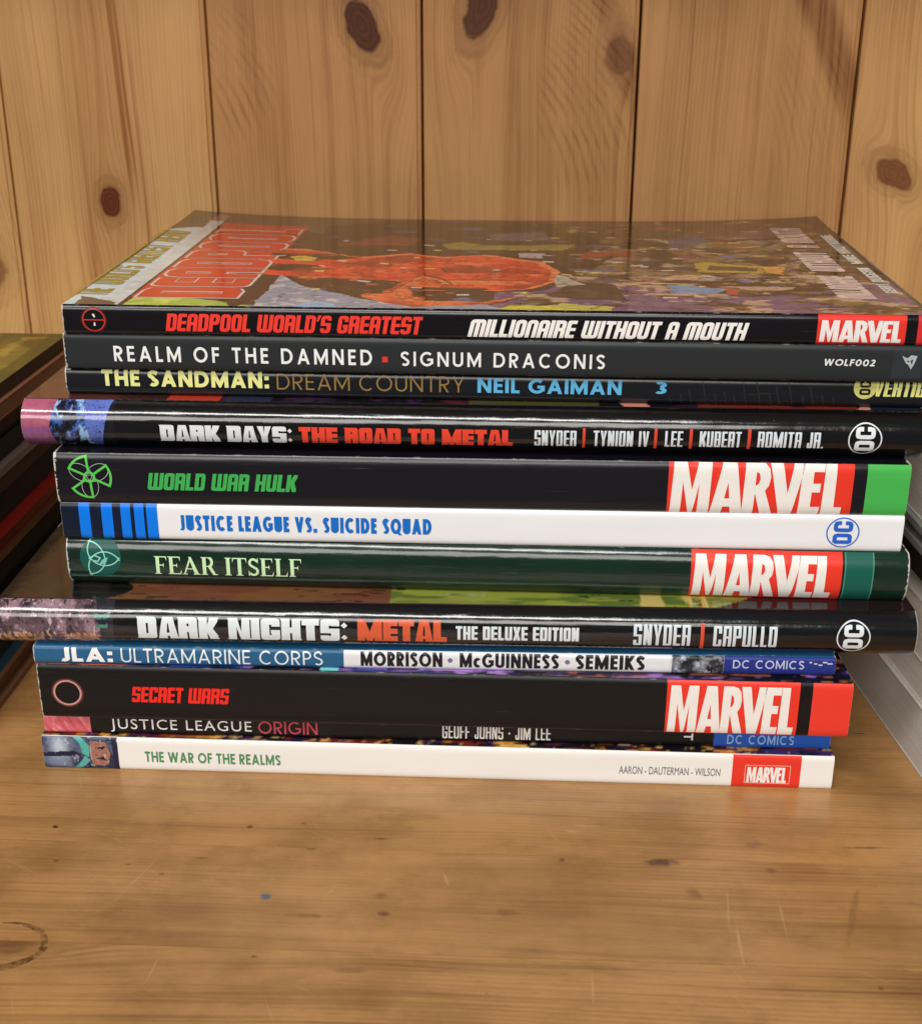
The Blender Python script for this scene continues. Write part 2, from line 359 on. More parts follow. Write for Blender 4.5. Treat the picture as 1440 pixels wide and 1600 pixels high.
def sans_glyph(ch, t, wf=1.0):
    """monoline geometric capitals; skeleton inside [h, w-h] x [h, 1-h]"""
    h = t/2; B, T = h, 1-h; pos = []; S = lambda *pl: [pos.extend(thick(list(p), t)) for p in pl]
    W = lambda w: w*wf
    w = W({'I': 0, 'O': .98, 'Q': .98, 'C': .86, 'G': .92, 'M': .95, 'W': 1.2, 'N': .78, 'D': .80, 'A': .86, 'H': .74, 'U': .72, 'S': .60, 'E': .52, 'F': .5, 'L': .48, 'T': .62,
         'R': .62, 'P': .58, 'B': .60, 'K': .66, 'V': .82, 'J': .40, 'Y': .74, 'X': .7, 'Z': .6, 'c': .56, '0': .72, '2': .58, '3': .56, '1': .3}.get(ch, .5))
    l, r = h, max(w-h, h); mid = .5
    if ch == 'I': S([(h, 0), (h, 1)]); w = t
    elif ch in 'OQ0': pos += thick(arc(w/2, .5, w/2-h, .5-h, 0, 360, 28)[:-1], t, True)
    elif ch == 'C': S(arc(w/2+.03, .5, w/2-h+.03, .5-h, 48, 312, 22))
    elif ch == 'G': S(arc(w/2+.02, .5, w/2-h+.02, .5-h, 48, 360-25, 22)); S([(r+h, .46), (w*.55, .46)]); S([(r, .46), (r, .17)])
    elif ch == 'D': S([(l, 0), (l, 1)]); S([(l, B), (w*.42, B)] + arc(w*.42, .5, r-w*.42, .5-h, -90, 90, 16)[1:-1] + [(w*.42, T), (l, T)])
    elif ch in 'EF':
        S([(l, 0), (l, 1)], [(l, T), (w, T)], [(l, .52), (w*.93, .52)])
        if ch == 'E': S([(l, B), (w, B)])
    elif ch == 'L': S([(l, 0), (l, 1)], [(l, B), (w, B)])
    elif ch == 'T': S([(0, T), (w, T)], [(w/2, 0), (w/2, 1)])
    elif ch == 'H': S([(l, 0), (l, 1)], [(r, 0), (r, 1)], [(l, .51), (r, .51)])
    elif ch == 'A': S([(l-.02, -.1), (w/2, 1.04-h*.6), (r+.02, -.1)], [(w*.22, .30), (w*.78, .30)])
    elif ch == 'V': S([(l-.02, 1.1), (w/2, -.04+h*.6), (r+.02, 1.1)])
    elif ch == 'W': S([(l-.01, 1.1), (w*.28, h*.3), (w*.5, 1-h*.5), (w*.72, h*.3), (r+.01, 1.1)])
    elif ch == 'M': S([(l, 0), (l, 1)], [(r, 0), (r, 1)], [(l, 1-h*.4), (w/2, .16), (r, 1-h*.4)])
    elif ch == 'N': S([(l, 0), (l, 1)], [(r, 0), (r, 1)], [(l, 1.0), (r, 0.0)])
    elif ch == 'U': S([(l, 1)] + arc(w/2, w/2*.9, w/2-h, w/2*.9-h, 180, 360, 14) + [(r, 1)])
    elif ch == 'J': S([(r, 1)] + arc(w/2-.05, .24, w/2-h+.05, .24-h, 0, -130, 10))
    elif ch in 'PRB':
        S([(l, 0), (l, 1)]); y = .47; cx = w*.42; cy = (T+y)/2
        S([(l, T), (cx, T)] + arc(cx, cy, r-cx-(.03 if ch == 'B' else 0), T-cy, 90, -90, 12)[1:-1] + [(cx, y), (l, y)])
        if ch == 'R': S([(w*.40, y), (r-.01, -.05)])
        if ch == 'B': cy = (B+y)/2; S([(cx, y)] + arc(cx, cy, r-cx, cy-B, 90, -90, 12)[1:-1] + [(cx, B), (l, B)])
    elif ch == 'K': S([(l, 0), (l, 1)], [(r+.03, 1.05), (l, .42)], [(w*.32, .58), (r+.03, -.05)])
    elif ch == 'Y': S([(l-.02, 1.1), (w/2, .42), (r+.02, 1.1)], [(w/2, 0), (w/2, .45)])
    elif ch == 'S': S(arc(w/2, .735, w/2-h, .265-h, 40, 250, 14)[:-1] + arc(w/2, .265, w/2-h, .265-h+.0, 70, -140, 14)) if t > .3 else S([(w*.88, .80)] + arc(w/2, .74, w/2-h, .26-h, 60, 255, 14) + arc(w/2, .25+.02, w/2-h, .27-h, 75, -140, 14))
    elif ch == 'X': S([(l, -.05), (r, 1.05)], [(l, 1.05), (r, -.05)])
    elif ch == 'c': pos += thick(arc(w/2+.03, .36, w/2-h+.03, .36-h, 48, 312, 18), t)
    elif ch == '3': S(arc(w/2, .74, w/2-h, .26-h, 140, -90, 14), arc(w/2, .27, w/2-h, .27-h, 90, -140, 14))
    elif ch == '2': S(arc(w/2, .70, w/2-h, .30-h, 160, -40, 14) + [(l+.02, B)], [(l-h, B), (w, B)])
    elif ch == '1': S([(r, 0), (r, 1)], [(r, .96), (0, .74)])
    elif ch == ':': pos += [rect(0, 0, t*1.1, t*1.1), rect(0, .52, t*1.1, .52+t*1.1)]; w = t*1.1
    elif ch == '.': pos += [rect(0, 0, t*1.1, t*1.1)]; w = t*1.1
    elif ch == '*': pos += [arc(.11, .40, .10, .10, 0, 360, 12)[:-1]]; w = .22
    elif ch == '-': pos += [rect(0, .36, .28, .36+t)]; w = .28
    return pos, [], w
def block_glyph(ch, st):
    """squared heavy capitals. st: t (stem), s (bar), c (chamfer), w (width)"""
    t, s, c, w = st['t'], st['s'], st['c'], st['w']; m = st.get('mid', .5); P = []; N = []
    cap = st.get('cap', 0)
    R_ = rect
    if ch in 'OQ0': P = [crect(0, 0, w, 1, c)]; N = [crect(t, s, w-t, 1-s, min(c*.4, .04))]
    elif ch == 'D': P = [crect(0, 0, w, 1, c, '0110')]; N = [R_(t, s, w-t, 1-s)]
    elif ch == 'A':
        if cap: P = [[(0, 0), (w*.24, 1), (w*.80, 1), (w*1.06, 0)]]; N = [[(w*.44, .30), (w*.50, .74), (w*.55, .74), (w*.60, .30)], R_(w*.46, -.1, w*.60, .14)]
        else: P = [crect(0, 0, w, 1, c, '0011')]; N = [R_(t, m+s*.2, w-t, 1-s), R_(t, -.1, w-t, m-s*.7)]
    elif ch in 'PR':
        P = [R_(0, 0, t, 1), crect(0, m-s*.55, w, 1, c, '0110')]; N = [R_(t, m+s*.45, w-t, 1-s)]
        if ch == 'R': P.append([(w-t, 0), (w, 0), (w, m-.02), (w-c*.5, m+.05), (w-t-.02, m+.05)])
    elif ch == 'B': P = [crect(0, 0, w, 1, c, '0110')]; N = [R_(t, s, w-t, m-s*.4), R_(t, m+s*.4, w-t, 1-s), [(w-c*.5, m), (w+.1, m-.06), (w+.1, m+.06)]]
    elif ch == 'E': w *= .86; P = [crect(0, 0, w, 1, c*.6, '1001'), ]; N = [R_(t, s, w+1, m-s*.45), R_(t, m+s*.45, w+1, 1-s)]
    elif ch == 'F': w *= .84; P = [R_(0, 0, t, 1), R_(0, 1-s, w, 1), R_(0, m-s*.5, w*.92, m+s*.5)]
    elif ch == 'L': w *= .80; P = [R_(0, 0, t, 1), R_(0, 0, w, s)]
    elif ch == 'I': w = t; P = [R_(0, 0, t, 1)]
    elif ch == 'T': w *= .90; P = [R_(0, 1-s, w, 1), R_(w/2-t/2, 0, w/2+t/2, 1)]
    elif ch == 'H': P = [R_(0, 0, t, 1), R_(w-t, 0, w, 1), R_(0, m-s*.5, w, m+s*.5)]
    elif ch == 'U': P = [crect(0, 0, w, 1, c, '1100')]; N = [R_(t, s, w-t, 1.1)]
    elif ch == 'V': P = [[(0, 1), (t, 1), (w/2+.01, .22), (w-t, 1), (w, 1), (w/2+t*.5, 0), (w/2-t*.5, 0)]]
    elif ch == 'Y': P = [[(0, 1), (t, 1), (w/2, .55), (w-t, 1), (w, 1), (w/2+t/2, .42), (w/2+t/2, 0), (w/2-t/2, 0), (w/2-t/2, .42)]]
    elif ch == 'N':
        if st.get('round'): P = [crect(0, 0, w, 1, c, '0011')]; N = [R_(t, -.1, w-t, 1-s)]
        elif t > .25: w *= 1.12; P = [R_(0, 0, w, 1)]; N = [[(t*.92, -.1), (t*1.0, .62), (w*.60, -.1)], [(w-t*.92, 1.1), (w-t*1.0, .38), (w*.40, 1.1)]]
        else: P = [R_(0, 0, t, 1), R_(w-t, 0, w, 1), [(0, 1), (t*1.1, 1), (w, 0), (w-t*1.1, 0)]]
    elif ch == 'M':
        w *= 1.45
        if st.get('round'): P = [crect(0, 0, w, 1, c, '0011')]; N = [R_(t, -.1, w/2-t/2, 1-s), R_(w/2+t/2, -.1, w-t, 1-s)]
        else: P = [R_(0, 0, t, 1), R_(w-t, 0, w, 1), [(0, 1), (t, 1), (w/2, .45), (w-t, 1), (w, 1), (w/2+t*.35, 0), (w/2-t*.35, 0)]]
    elif ch == 'W': w *= 1.5; P = [crect(0, 0, w, 1, c, '1100')]; N = [R_(t, s, w/2-t/2, 1.1), R_(w/2+t/2, s, w-t, 1.1)]
    elif ch == 'S':
        P = [crect(0, 0, w, 1, c)]; N = [R_(t, m+s*.45, w+.1, 1-s-.0), R_(-.1, s, w-t, m-s*.45)]
        P += [R_(w-t, .72, w, 1-s+.01), R_(0, s-.01, t, .28)]; N = [R_(t, m+s*.42, w-t, 1-s), R_(w-t-.001, m+s*.42, w+.1, .72), R_(t, s, w-t, m-s*.42), R_(-.1, .28, t+.001, m-s*.42)]
    elif ch in 'CG':
        P = [crect(0, 0, w, 1, c)]; N = [R_(t, s, w-t, 1-s), R_(w-t-.01, .36 if ch == 'C' else .50, w+.1, .66)]
        if ch == 'G': P.append(R_(w*.52, .34, w, .50)); N = [R_(t, s, w-t, .34), R_(t, s, w*.52, 1-s), R_(t, .50, w-t, 1-s), R_(w-t-.01, .50, w+.1, .66)]
    elif ch == 'K': P = [R_(0, 0, t, 1), [(t-.02, .42), (t-.02, .62), (w-t*.95, 1), (w, 1), (w, .85), (w*.74, .52), (w, .2), (w, 0), (w-t*.95, 0)]]
    elif ch == 'X': P = [[(0, 0), (t*1.05, 0), (w/2, .34), (w-t*1.05, 0), (w, 0), (w*.74, .5), (w, 1), (w-t*1.05, 1), (w/2, .66), (t*1.05, 1), (0, 1), (w*.26, .5)]]
    elif ch == 'J': w *= .8; P = [crect(0, 0, w, 1, c, '1100')]; N = [R_(-.1, .34, w-t, 1.1), R_(t*.9, s, w-t, .4)]
    elif ch == "'": w = t*.9; P = [[(w*.2, .68), (w, 1), (0, 1)]]; P = [[(0, .66), (w*.5, .66), (w*1.15, 1), (w*.2, 1)]]
    elif ch == '.': w = t*.9; P = [R_(0, 0, w, s*.9)]
    elif ch == '*': w = .16; P = [arc(.08, .45, .08, .08, 0, 360, 10)[:-1]]
    elif ch == ':': w = .24; P = [[(.12, .06), (.24, .19), (.12, .32), (0, .19)], [(.12, .62), (.24, .75), (.12, .88), (0, .75)]]
    if st.get('serif') and ch in 'DRKHNIMTEALBPF':
        k = .035
        for (x, y) in ((0, 0), (0, 1)) if ch in 'DERKBLPHMNI' else (): P.append([(x-k, y-k*0+(-.0)), (x+t*.6, y), (x+t*.6, y+(.09 if y == 0 else -.09)), (x, y+(.09 if y == 0 else -.09))])
        if ch in 'HKMN': P += [R_(w-t, 0, w+k, .06), R_(w-t, .94, w+k, 1)]
    return P, N, w
LOGO = {  # tall tapering poster capitals
 'M': ([[(.0, 0), (.05, 1), (.30, 1), (.415, .47), (.53, 1), (.79, 1), (.76, 0), (.535, 0), (.555, .60), (.44, 0), (.365, 0), (.235, .62), (.205, 0)]], [], .80),
 'A': ([[(-.02, 0), (.20, 1), (.47, 1), (.62, 0), (.395, 0), (.375, .15), (.235, .15), (.205, 0)]], [[(.255, .31), (.355, .31), (.318, .62)]], .61),
 'R': ([[(.0, 0), (.03, 1), (.30, 1), (.42, .97), (.50, .88), (.525, .72), (.50, .57), (.43, .47), (.60, 0), (.37, 0), (.245, .40), (.235, .40), (.22, 0)]], [[(.235, .56), (.30, .60), (.325, .69), (.305, .79), (.245, .83)]], .585),
 'V': ([[(-.08, 1), (.165, 1), (.285, .42), (.385, 1), (.60, 1), (.385, 0), (.145, 0)]], [], .56),
 'E': ([[(-.05, 0), (-.005, 1), (.42, 1), (.41, .84), (.21, .84), (.205, .62), (.36, .62), (.35, .45), (.195, .45), (.185, .17), (.37, .17), (.36, 0)]], [], .43),
 'L': ([[(-.03, 0), (.0, 1), (.22, 1), (.215, .17), (.37, .17), (.36, 0)]], [], .37)}
def serif_glyph(ch):
    R_ = rect; s = .045; P = []; N = []; w = .6
    stem = lambda x, ww=.17: [R_(x, 0, x+ww, 1), R_(x-.07, 0, x+ww+.07, s), R_(x-.07, 1-s, x+ww+.07, 1)]
    if ch == 'F' or ch == 'E':
        P = stem(.07) + [R_(.07, 1-s*1.3, .60, 1), [(.52, 1), (.60, 1), (.60, .74)], R_(.2, .48, .45, .54), [(.45, .38), (.45, .64), (.38, .51)]]; w = .60
        if ch == 'E': P += [R_(.07, 0, .62, s*1.3), [(.54, 0), (.62, 0), (.66, .28)]]; w = .66
    elif ch == 'L': P = stem(.07) + [R_(.07, 0, .60, s*1.3), [(.50, 0), (.58, 0), (.63, .30)]]; w = .62
    elif ch == 'I': P = stem(.07); w = .31
    elif ch == 'T': P = [R_(.26, 0, .43, 1), R_(.18, 0, .51, s), R_(0, 1-s*1.3, .69, 1), [(0, 1), (.08, 1), (0, .72)], [(.61, 1), (.69, 1), (.69, .72)]]; w = .69
    elif ch == 'A': P = [[(.03, 0), (.10, 0), (.42, .90), (.36, 1)], [(.30, 1), (.42, 1), (.78, 0), (.58, 0)], R_(.16, .30, .60, .35), R_(-.03, 0, .22, s), R_(.50, 0, .85, s)]; w = .84
    elif ch == 'R': P = stem(.07) + [R_(.2, 1-s, .40, 1), R_(.2, .47, .40, .52)] + thick(arc(.38, .735, .15, .24, 88, -88, 12), .13) + [[(.32, .50), (.48, .52), (.72, .0), (.56, .0)], R_(.58, 0, .80, s)]; w = .78
    elif ch == 'S': P = thick([(.50, .82)] + arc(.27, .74, .18, .20, 40, 250, 12) + arc(.27, .27, .20, .21, 70, -150, 12), .12) + [[(.46, 1), (.50, 1), (.50, .72), (.46, .72)], [(.03, 0), (.07, 0), (.07, .28), (.03, .28)]]; w = .54
    return P, N, w
STY = {
 'hero':  dict(kind='block', t=.20, s=.19, c=.17, w=.52, round=1, gap=.045, space=.30, shear=.16),
 'metal': dict(kind='block', t=.31, s=.26, c=.12, w=.70, gap=.05, space=.34, serif=1, cap=1),
 'metal_small': dict(kind='block', t=.20, s=.18, c=.09, w=.50, gap=.07, space=.30, cap=0),
 'cond':  dict(kind='block', t=.135, s=.11, c=.05, w=.36, gap=.07, space=.26),
 'cond_thin': dict(kind='block', t=.12, s=.11, c=.09, w=.40, gap=.09, space=.32),
 'logo':  dict(kind='logo', gap=.0, space=.3), 'serif': dict(kind='serif', gap=.06, space=.32),
}
def sans(t, gap=.16, space=.42, wf=1.0, shear=0): return dict(kind='sans', t=t, gap=gap, space=space, wf=wf, shear=shear)
GC = {}
def glyph(ch, st, key):
    if (ch, key) not in GC:
        k = st['kind']
        P, N, w = block_glyph(ch, st) if k == 'block' else LOGO[ch] if k == 'logo' else serif_glyph(ch) if k == 'serif' else sans_glyph(ch, st['t'], st.get('wf', 1))
        N = [[(x, y) for x, y in p] for p in N]
        N = N + [rect(-.5, 1, 3, 1.6), rect(-.5, -.6, 3, 0)]
        V, F = boolean(P, N); GC[(ch, key)] = (V, F, w)
    return GC[(ch, key)]
def text_shape(s, style):
    st = STY[style] if isinstance(style, str) else style; key = str(sorted(st.items(), key=str))
    x = 0; V = []; F = []
    for ch in s:
        if ch == ' ': x += st['space']; continue
        v, f, w = glyph(ch, st, key); o = len(V)
        sh = st.get('shear', 0)
        V += [(px+x+py*sh, py) for px, py in v]; F += [[i+o for i in q] for q in f]; x += w+st['gap']
    return V, F
def builtin_shape(s, spacing=1.0):
    c = bpy.data.curves.new('t', 'FONT'); c.body = s; c.space_character = spacing; c.resolution_u = 4
    o = bpy.data.objects.new('t', c); me = o.to_mesh()
    V = [(v.co.x, v.co.y) for v in me.vertices]; F = [list(p.vertices) for p in me.polygons]
    o.to_mesh_clear(); bpy.data.objects.remove(o); bpy.data.curves.remove(c)
    return V, F
def fit(V, box):
    xs = [v[0] for v in V]; ys = [v[1] for v in V]; x0, x1, y0, y1 = min(xs), max(xs), min(ys), max(ys)
    return [(box[0]+(x-x0)/(x1-x0)*(box[1]-box[0]), box[2]+(y-y0)/(y1-y0)*(box[3]-box[2])) for x, y in V]

# ------------------------------------------------------------------ numpy painting for printed pictures
def fbm(x, y, seed, octv=4):
    r = np.random.default_rng(seed); out = np.zeros_like(x, dtype=float); amp = 1.0; tot = 0
    for o in range(octv):
        tb = r.random((64, 64)); fx = x*(2**o); fy = y*(2**o)
        ix = np.floor(fx).astype(int); iy = np.floor(fy).astype(int); tx = fx-ix; ty = fy-iy
        tx = tx*tx*(3-2*tx); ty = ty*ty*(3-2*ty); g = lambda a, b: tb[a % 64, b % 64]
        out += amp*((g(ix, iy)*(1-tx)+g(ix+1, iy)*tx)*(1-ty)+(g(ix, iy+1)*(1-tx)+g(ix+1, iy+1)*tx)*ty); tot += amp; amp *= .55
    return out/tot
def lay(C, mask, c):
    c = np.array(lin(c)); m = np.clip(mask, 0, 1)[..., None]; C[:] = C*(1-m)+c*m
def so(n, th, k=14.0): return np.clip((n-th)*k, 0, 1)
def inks(C, x, y, seed, amt=.6, lv=7, wd=.07, mask=1.0):
    n = fbm(x, y, seed, 3); m = np.exp(-((((n*lv) % 1)-.5)/wd)**2)*amt*mask; C *= (1-m)[..., None]
def shape(C, x, y, poly, fill, rim=None, ink=(24, 16, 14), shade=None, a=1.0):
    P = np.array(poly); c = P.mean(0); f = lambda k, dx=0, dy=0: inpoly(x, y, [tuple(c+(p-c)*k+np.array([dx, dy])) for p in P])
    full = f(1.0)*a; lay(C, f(1.07)*.85*a, ink)
    if rim: lay(C, full, rim); inner = f(.95, .0006, -.0012)*full
    else: lay(C, full, fill); inner = full
    lay(C, inner, fill)
    if shade:
        lay(C, inner*np.clip(fbm(x*90+c[0]*99, y*120, 71, 4)*2.6-1.0, 0, 1)*.75, shade)
        lay(C, inner*so(fbm(x*170, y*240+5, 72), .60)*.5, tuple(min(255, v*1.25+14) for v in fill))
def inpoly(x, y, poly):
    ins = np.zeros(x.shape, bool); n = len(poly)
    for i in range(n):
        x1, y1 = poly[i]; x2, y2 = poly[(i+1) % n]
        cond = ((y1 > y) != (y2 > y)); t = (y-y1)/((y2-y1) if y2 != y1 else 1e-12)
        ins ^= cond & (x < x1+t*(x2-x1))
    return ins.astype(float)
def cells(x, y, seed, pal, C):
    """painterly jumble: overlapping warped washes of a palette with thin darker seams"""
    wx = x+1.2*fbm(x*.8, y*.8, seed+50, 3); wy = y+1.2*fbm(x*.8+7, y*.8+7, seed+51, 3)
    L = [np.array(lin(p)) for p in pal]; C[:] = L[0]
    for i, c in enumerate(L[1:]):
        n = fbm(wx*(.6+.13*i)+i*11.3, wy*(.6+.11*i)+i*5.7, seed+i, 3); m = np.clip((n-.52)*16, 0, 1)[..., None]; sm = (np.exp(-((n-.52)/.012)**2)*.5)[..., None]
        C[:] = C*(1-m)+c*m; C[:] = C*(1-sm*.6)
    g = fbm(x*3.1, y*3.1, seed+70, 3); C *= (.62+.76*g)[..., None]

# ------------------------------------------------------------------ books
class Book: pass
Z = 0.0
def prof_y(b, v):                                # spine outline: v 0..1 up the spine
    return -b.bulge*(1-abs(2*v-1)**b.p)+b.bulge*b.k
def make_book(name, xl, y, yaw, t, L, z0, depth, color, label, hard=False, bulge=.0010, p=7.0, rough=.30, wav=.10, wear=.5, curl=0.0, paper=None, coat=0.0, group='comic books piled in the central stack', k=.3, ct=None, edge=None, c2=None):
    b = Book(); b.L, b.t, b.D, b.bulge, b.p, b.yaw, b.hard, b.k = L, t-0.00012, depth, bulge, p, yaw, hard, k
    cx = xl+math.cos(yaw)*L/2; cy = y+math.sin(yaw)*L/2
    b.o = empty('book', (cx, cy, z0+0.00006), yaw); tag(b.o, label, 'book', group)
    b.cx, b.cy, b.z0 = cx, cy, z0; b.curl = curl
    b.ct = ct or (0.0024 if hard else 0.00035)
    b.mat = cover_mat('cover_'+name, color, L, rough, wav, wear, coat, b.t, c2)
    # cover: U-shaped shell
    nv = 26; vs = [0.5-0.5*math.cos(math.pi*i/(nv-1)) for i in range(nv)]
    ys = [depth*(i/8) for i in range(8, 0, -1)]
    out = [(yy, b.t) for yy in ys] + [(prof_y(b, v), b.t*v) for v in vs[::-1]] + [(yy, 0.0) for yy in ys[::-1]]
    c = b.ct; inn = [(yy, b.t-c) for yy in ys[:-1]] + [(prof_y(b, 1)+c*1.2+.0004, b.t-c)] + [(prof_y(b, .5)+max(c*.5, .0004), b.t*.75), (prof_y(b, .5)+max(c*.5, .0004), b.t*.25)] + [(prof_y(b, 0)+c*1.2+.0004, c)] + [(yy, c) for yy in ys[::-1][1:]]
    # pair up by building a closed section polygon and extruding along x
    sec = out + inn[::-1]; n = len(sec); nx = 40; V = []; F = []; MI = []
    for j in range(nx+1):
        x = -L/2+L*j/nx
        for (yy, zz) in sec: V.append((x, yy, zz+lift(b, x, yy, zz)))
    for j in range(nx):
        for i in range(n): F.append((j*n+i, j*n+(i+1) % n, (j+1)*n+(i+1) % n, (j+1)*n+i)); MI.append(0 if i < len(out)-1 else 1)
    me_end = bmesh.new(); 
    for base, flip in ((0, 1), (nx*n, 0)):
        tri = geometry.tessellate_polygon([[Vector((yy, zz, 0)) for yy, zz in sec]])
        for tr in tri: F.append(tuple(base+q for q in (tr if flip else tr[::-1]))); MI.append(1)
    me_end.free()
    b.cover = mesh('cover', V, F, [b.mat, edge or PAPER], b.o, smooth=True, midx=MI)
    b.cover.data.set_sharp_from_angle(angle=math.radians(50))
    ins = 0.003 if hard else 0.0003
    fy = prof_y(b, 1)+c*1.2+.0012
    pb = box_mesh('page_block', -L/2+ins, L/2-ins, fy, depth-(0.003 if hard else .0002), c+.00003, b.t-c-.00003, paper or PAPER, b.o)
    return b
def lift(b, x, yy, zz):
    if not b.curl or zz < b.t*.5 or yy <= 0: return 0.0
    return b.curl*(abs(2*x/b.L)**3.5)*(yy/b.D)**2
def spine_pt(b, u, z, off):
    v = min(max(z/b.t, 0), 1); return (u, prof_y(b, v)-off, z)
def px_u(b, px, py):                             # photo pixel on this book's spine plane -> distance along the spine
    n = np.array([-math.sin(b.yaw), math.cos(b.yaw), 0]); P0 = np.array([b.cx, b.cy, b.z0]); P0 = P0+n*(-b.bulge*.5)
    d = ray(px, py); s = np.dot(P0-np.array(CAM), n)/np.dot(d, n); P = np.array(CAM)+d*s-np.array([b.cx, b.cy, b.z0])
    return P[0]*math.cos(b.yaw)+P[1]*math.sin(b.yaw), P[2]
def on_spine(b, name, V, F, mat, off):
    """lay a flat shape on the curved spine, split in bands so that it follows the round"""
    bm = bmesh.new(); bv = [bm.verts.new((x, 0, z)) for x, z in V]
    for f in F:
        try: bm.faces.new([bv[i] for i in f])
        except ValueError: pass
    nb = 14
    for i in range(0, nb+1):
        vz = b.t*(0.5-0.5*math.cos(math.pi*i/nb))
        g = bm.verts[:]+bm.edges[:]+bm.faces[:]
        bmesh.ops.bisect_plane(bm, geom=g, plane_co=(0, 0, vz), plane_no=(0, 0, 1), clear_inner=(i == 0), clear_outer=(i == nb), dist=1e-7)
    g = bm.verts[:]+bm.edges[:]+bm.faces[:]
    bmesh.ops.bisect_plane(bm, geom=g, plane_co=(b.L/2-.00005, 0, 0), plane_no=(1, 0, 0), clear_outer=True, dist=1e-7)
    g = bm.verts[:]+bm.edges[:]+bm.faces[:]
    bmesh.ops.bisect_plane(bm, geom=g, plane_co=(-b.L/2+.00005, 0, 0), plane_no=(1, 0, 0), clear_inner=True, dist=1e-7)
    for v in bm.verts: v.co = spine_pt(b, v.co.x, v.co.z, off)
    for f in bm.faces:
        f.normal_update(); f.smooth = True
        if f.normal.y > 0: f.normal_flip()
    me = bpy.data.meshes.new(name); bm.to_mesh(me); bm.free(); me.materials.append(mat)
    return link(name, me, b.o)
def ttxt(b, name, s, style, x0, x1, yt, yb, c, off=.00014, **kw):
    V, F = builtin_shape(s, kw.get('spacing', 1)) if style == 'plain' else text_shape(s, style)
    u0, zt = px_u(b, x0, yt); u0b, zb = px_u(b, x0, yb); u1, _ = px_u(b, x1, (yt+yb)/2)
    return on_spine(b, name, fit(V, (u0, u1, zb, zt)), F, ink(c, kw.get('rough', .32), kw.get('wav', .08)), off)
def panel(b, name, x0, x1, c, yref, v0=0.0, v1=1.0, off=.00006, **kw):
    u0 = px_u(b, x0, yref)[0]; u1 = px_u(b, x1, yref)[0]
    if x1 >= 1440 and kw.get('toend', True): u1 = b.L/2
    if kw.get('fromend'): u0 = -b.L/2
    if kw.get('toend2'): u1 = b.L/2
    e = b.t
    return on_spine(b, name, rect(u0, e*v0, u1, e*v1), [[0, 1, 2, 3]], ink(c, kw.get('rough', .30), kw.get('wav', .10)), off)
def ring_shape(r, t, n=36):
    return [p for p in thick(arc(0, 0, r-t/2, r-t/2, 0, 360, n)[:-1], t, True)]
def emblem(b, name, polys, neg, cx, cy, rpx, c, off=.00016, rot=0.0, **kw):
    """polygons in units of the emblem radius, centred on a photo pixel"""
    u, z = px_u(b, cx, cy); s = abs(px_u(b, cx+rpx, cy)[0]-u)
    V, F = boolean(polys, neg); ca, sa = math.cos(rot), math.sin(rot)
    V = [(u+s*(x*ca-y*sa), z+s*(x*sa+y*ca)*kw.get('sy', 1)) for x, y in V]
    return on_spine(b, name, V, F, ink(c, .32, .08), off)
def round_logo(b, cx, cy, rpx, c, ring=True, sy=1):
    # slab letters reading upwards inside a ring
    ps = []; ng = []
    def put(P, y0, h, wd, out):
        for p in P: out.append([(-(q[1]-.5)*wd, y0+q[0]*h) for q in p])
    D = [rect(-.06, 0, .30, .2), rect(-.06, .8, .30, 1), crect(.06, 0, .92, 1, .24, '0110')]; DN = [crect(.36, .22, .62, .78, .06, '0110')]
    C = [crect(0, 0, .86, 1, .24)]; CN = [rect(.30, .22, .56, .78), rect(.5, .40, 1.0, .60)]
    W = 1.16
    put(D, -.80, .80, W, ps); put(DN, -.80, .80, W, ng); put(C, .04, .84, W, ps); put(CN, .04, .84, W, ng)
    # keep letters inside the circle
    a = boolean(ps, ng + [[(math.cos(t0)*.86, math.sin(t0)*.86), (math.cos(t1)*.86, math.sin(t1)*.86), (math.cos(t1)*1.6, math.sin(t1)*1.6), (math.cos(t0)*1.6, math.sin(t0)*1.6)] for t0, t1 in [(2*math.pi*i/28, 2*math.pi*(i+1)/28) for i in range(28)]])
    polys = [[a[0][i] for i in f] for f in a[1]]
    if ring: polys += ring_shape(1.0, .075)
    return emblem(b, 'round_emblem', polys, [], cx, cy, rpx, c, sy=sy)
def art(b, name, x0, x1, yref, painter, nx=260, ny=64, off=.00006, **kw):
    u0 = -b.L/2+.00005 if kw.get('fromend') else px_u(b, x0, yref)[0]; u1 = b.L/2-.00005 if kw.get('toend2') else px_u(b, x1, yref)[0]
    S, T = np.meshgrid(np.linspace(0, 1, nx), np.linspace(0, 1, ny)); C = np.zeros(S.shape+(3,)); painter(S, T, C)
    V = [spine_pt(b, u0+(u1-u0)*S[j, i], b.t*(0.5-0.5*math.cos(math.pi*T[j, i])) , off) for j in range(ny) for i in range(nx)]
    F = [(j*nx+i, j*nx+i+1, (j+1)*nx+i+1, (j+1)*nx+i) for j in range(ny-1) for i in range(nx-1)]
    o = mesh(name, V, F, art_mat('picture_ink', kw.get('rough', .30), kw.get('wav', .10), kw.get('coat', 0)), b.o, smooth=True)
    a = o.data.color_attributes.new('ink', 'FLOAT_COLOR', 'POINT'); a.data.foreach_set('color', np.concatenate([C.reshape(-1, 3), np.ones((nx*ny, 1))], 1).ravel())
    return o
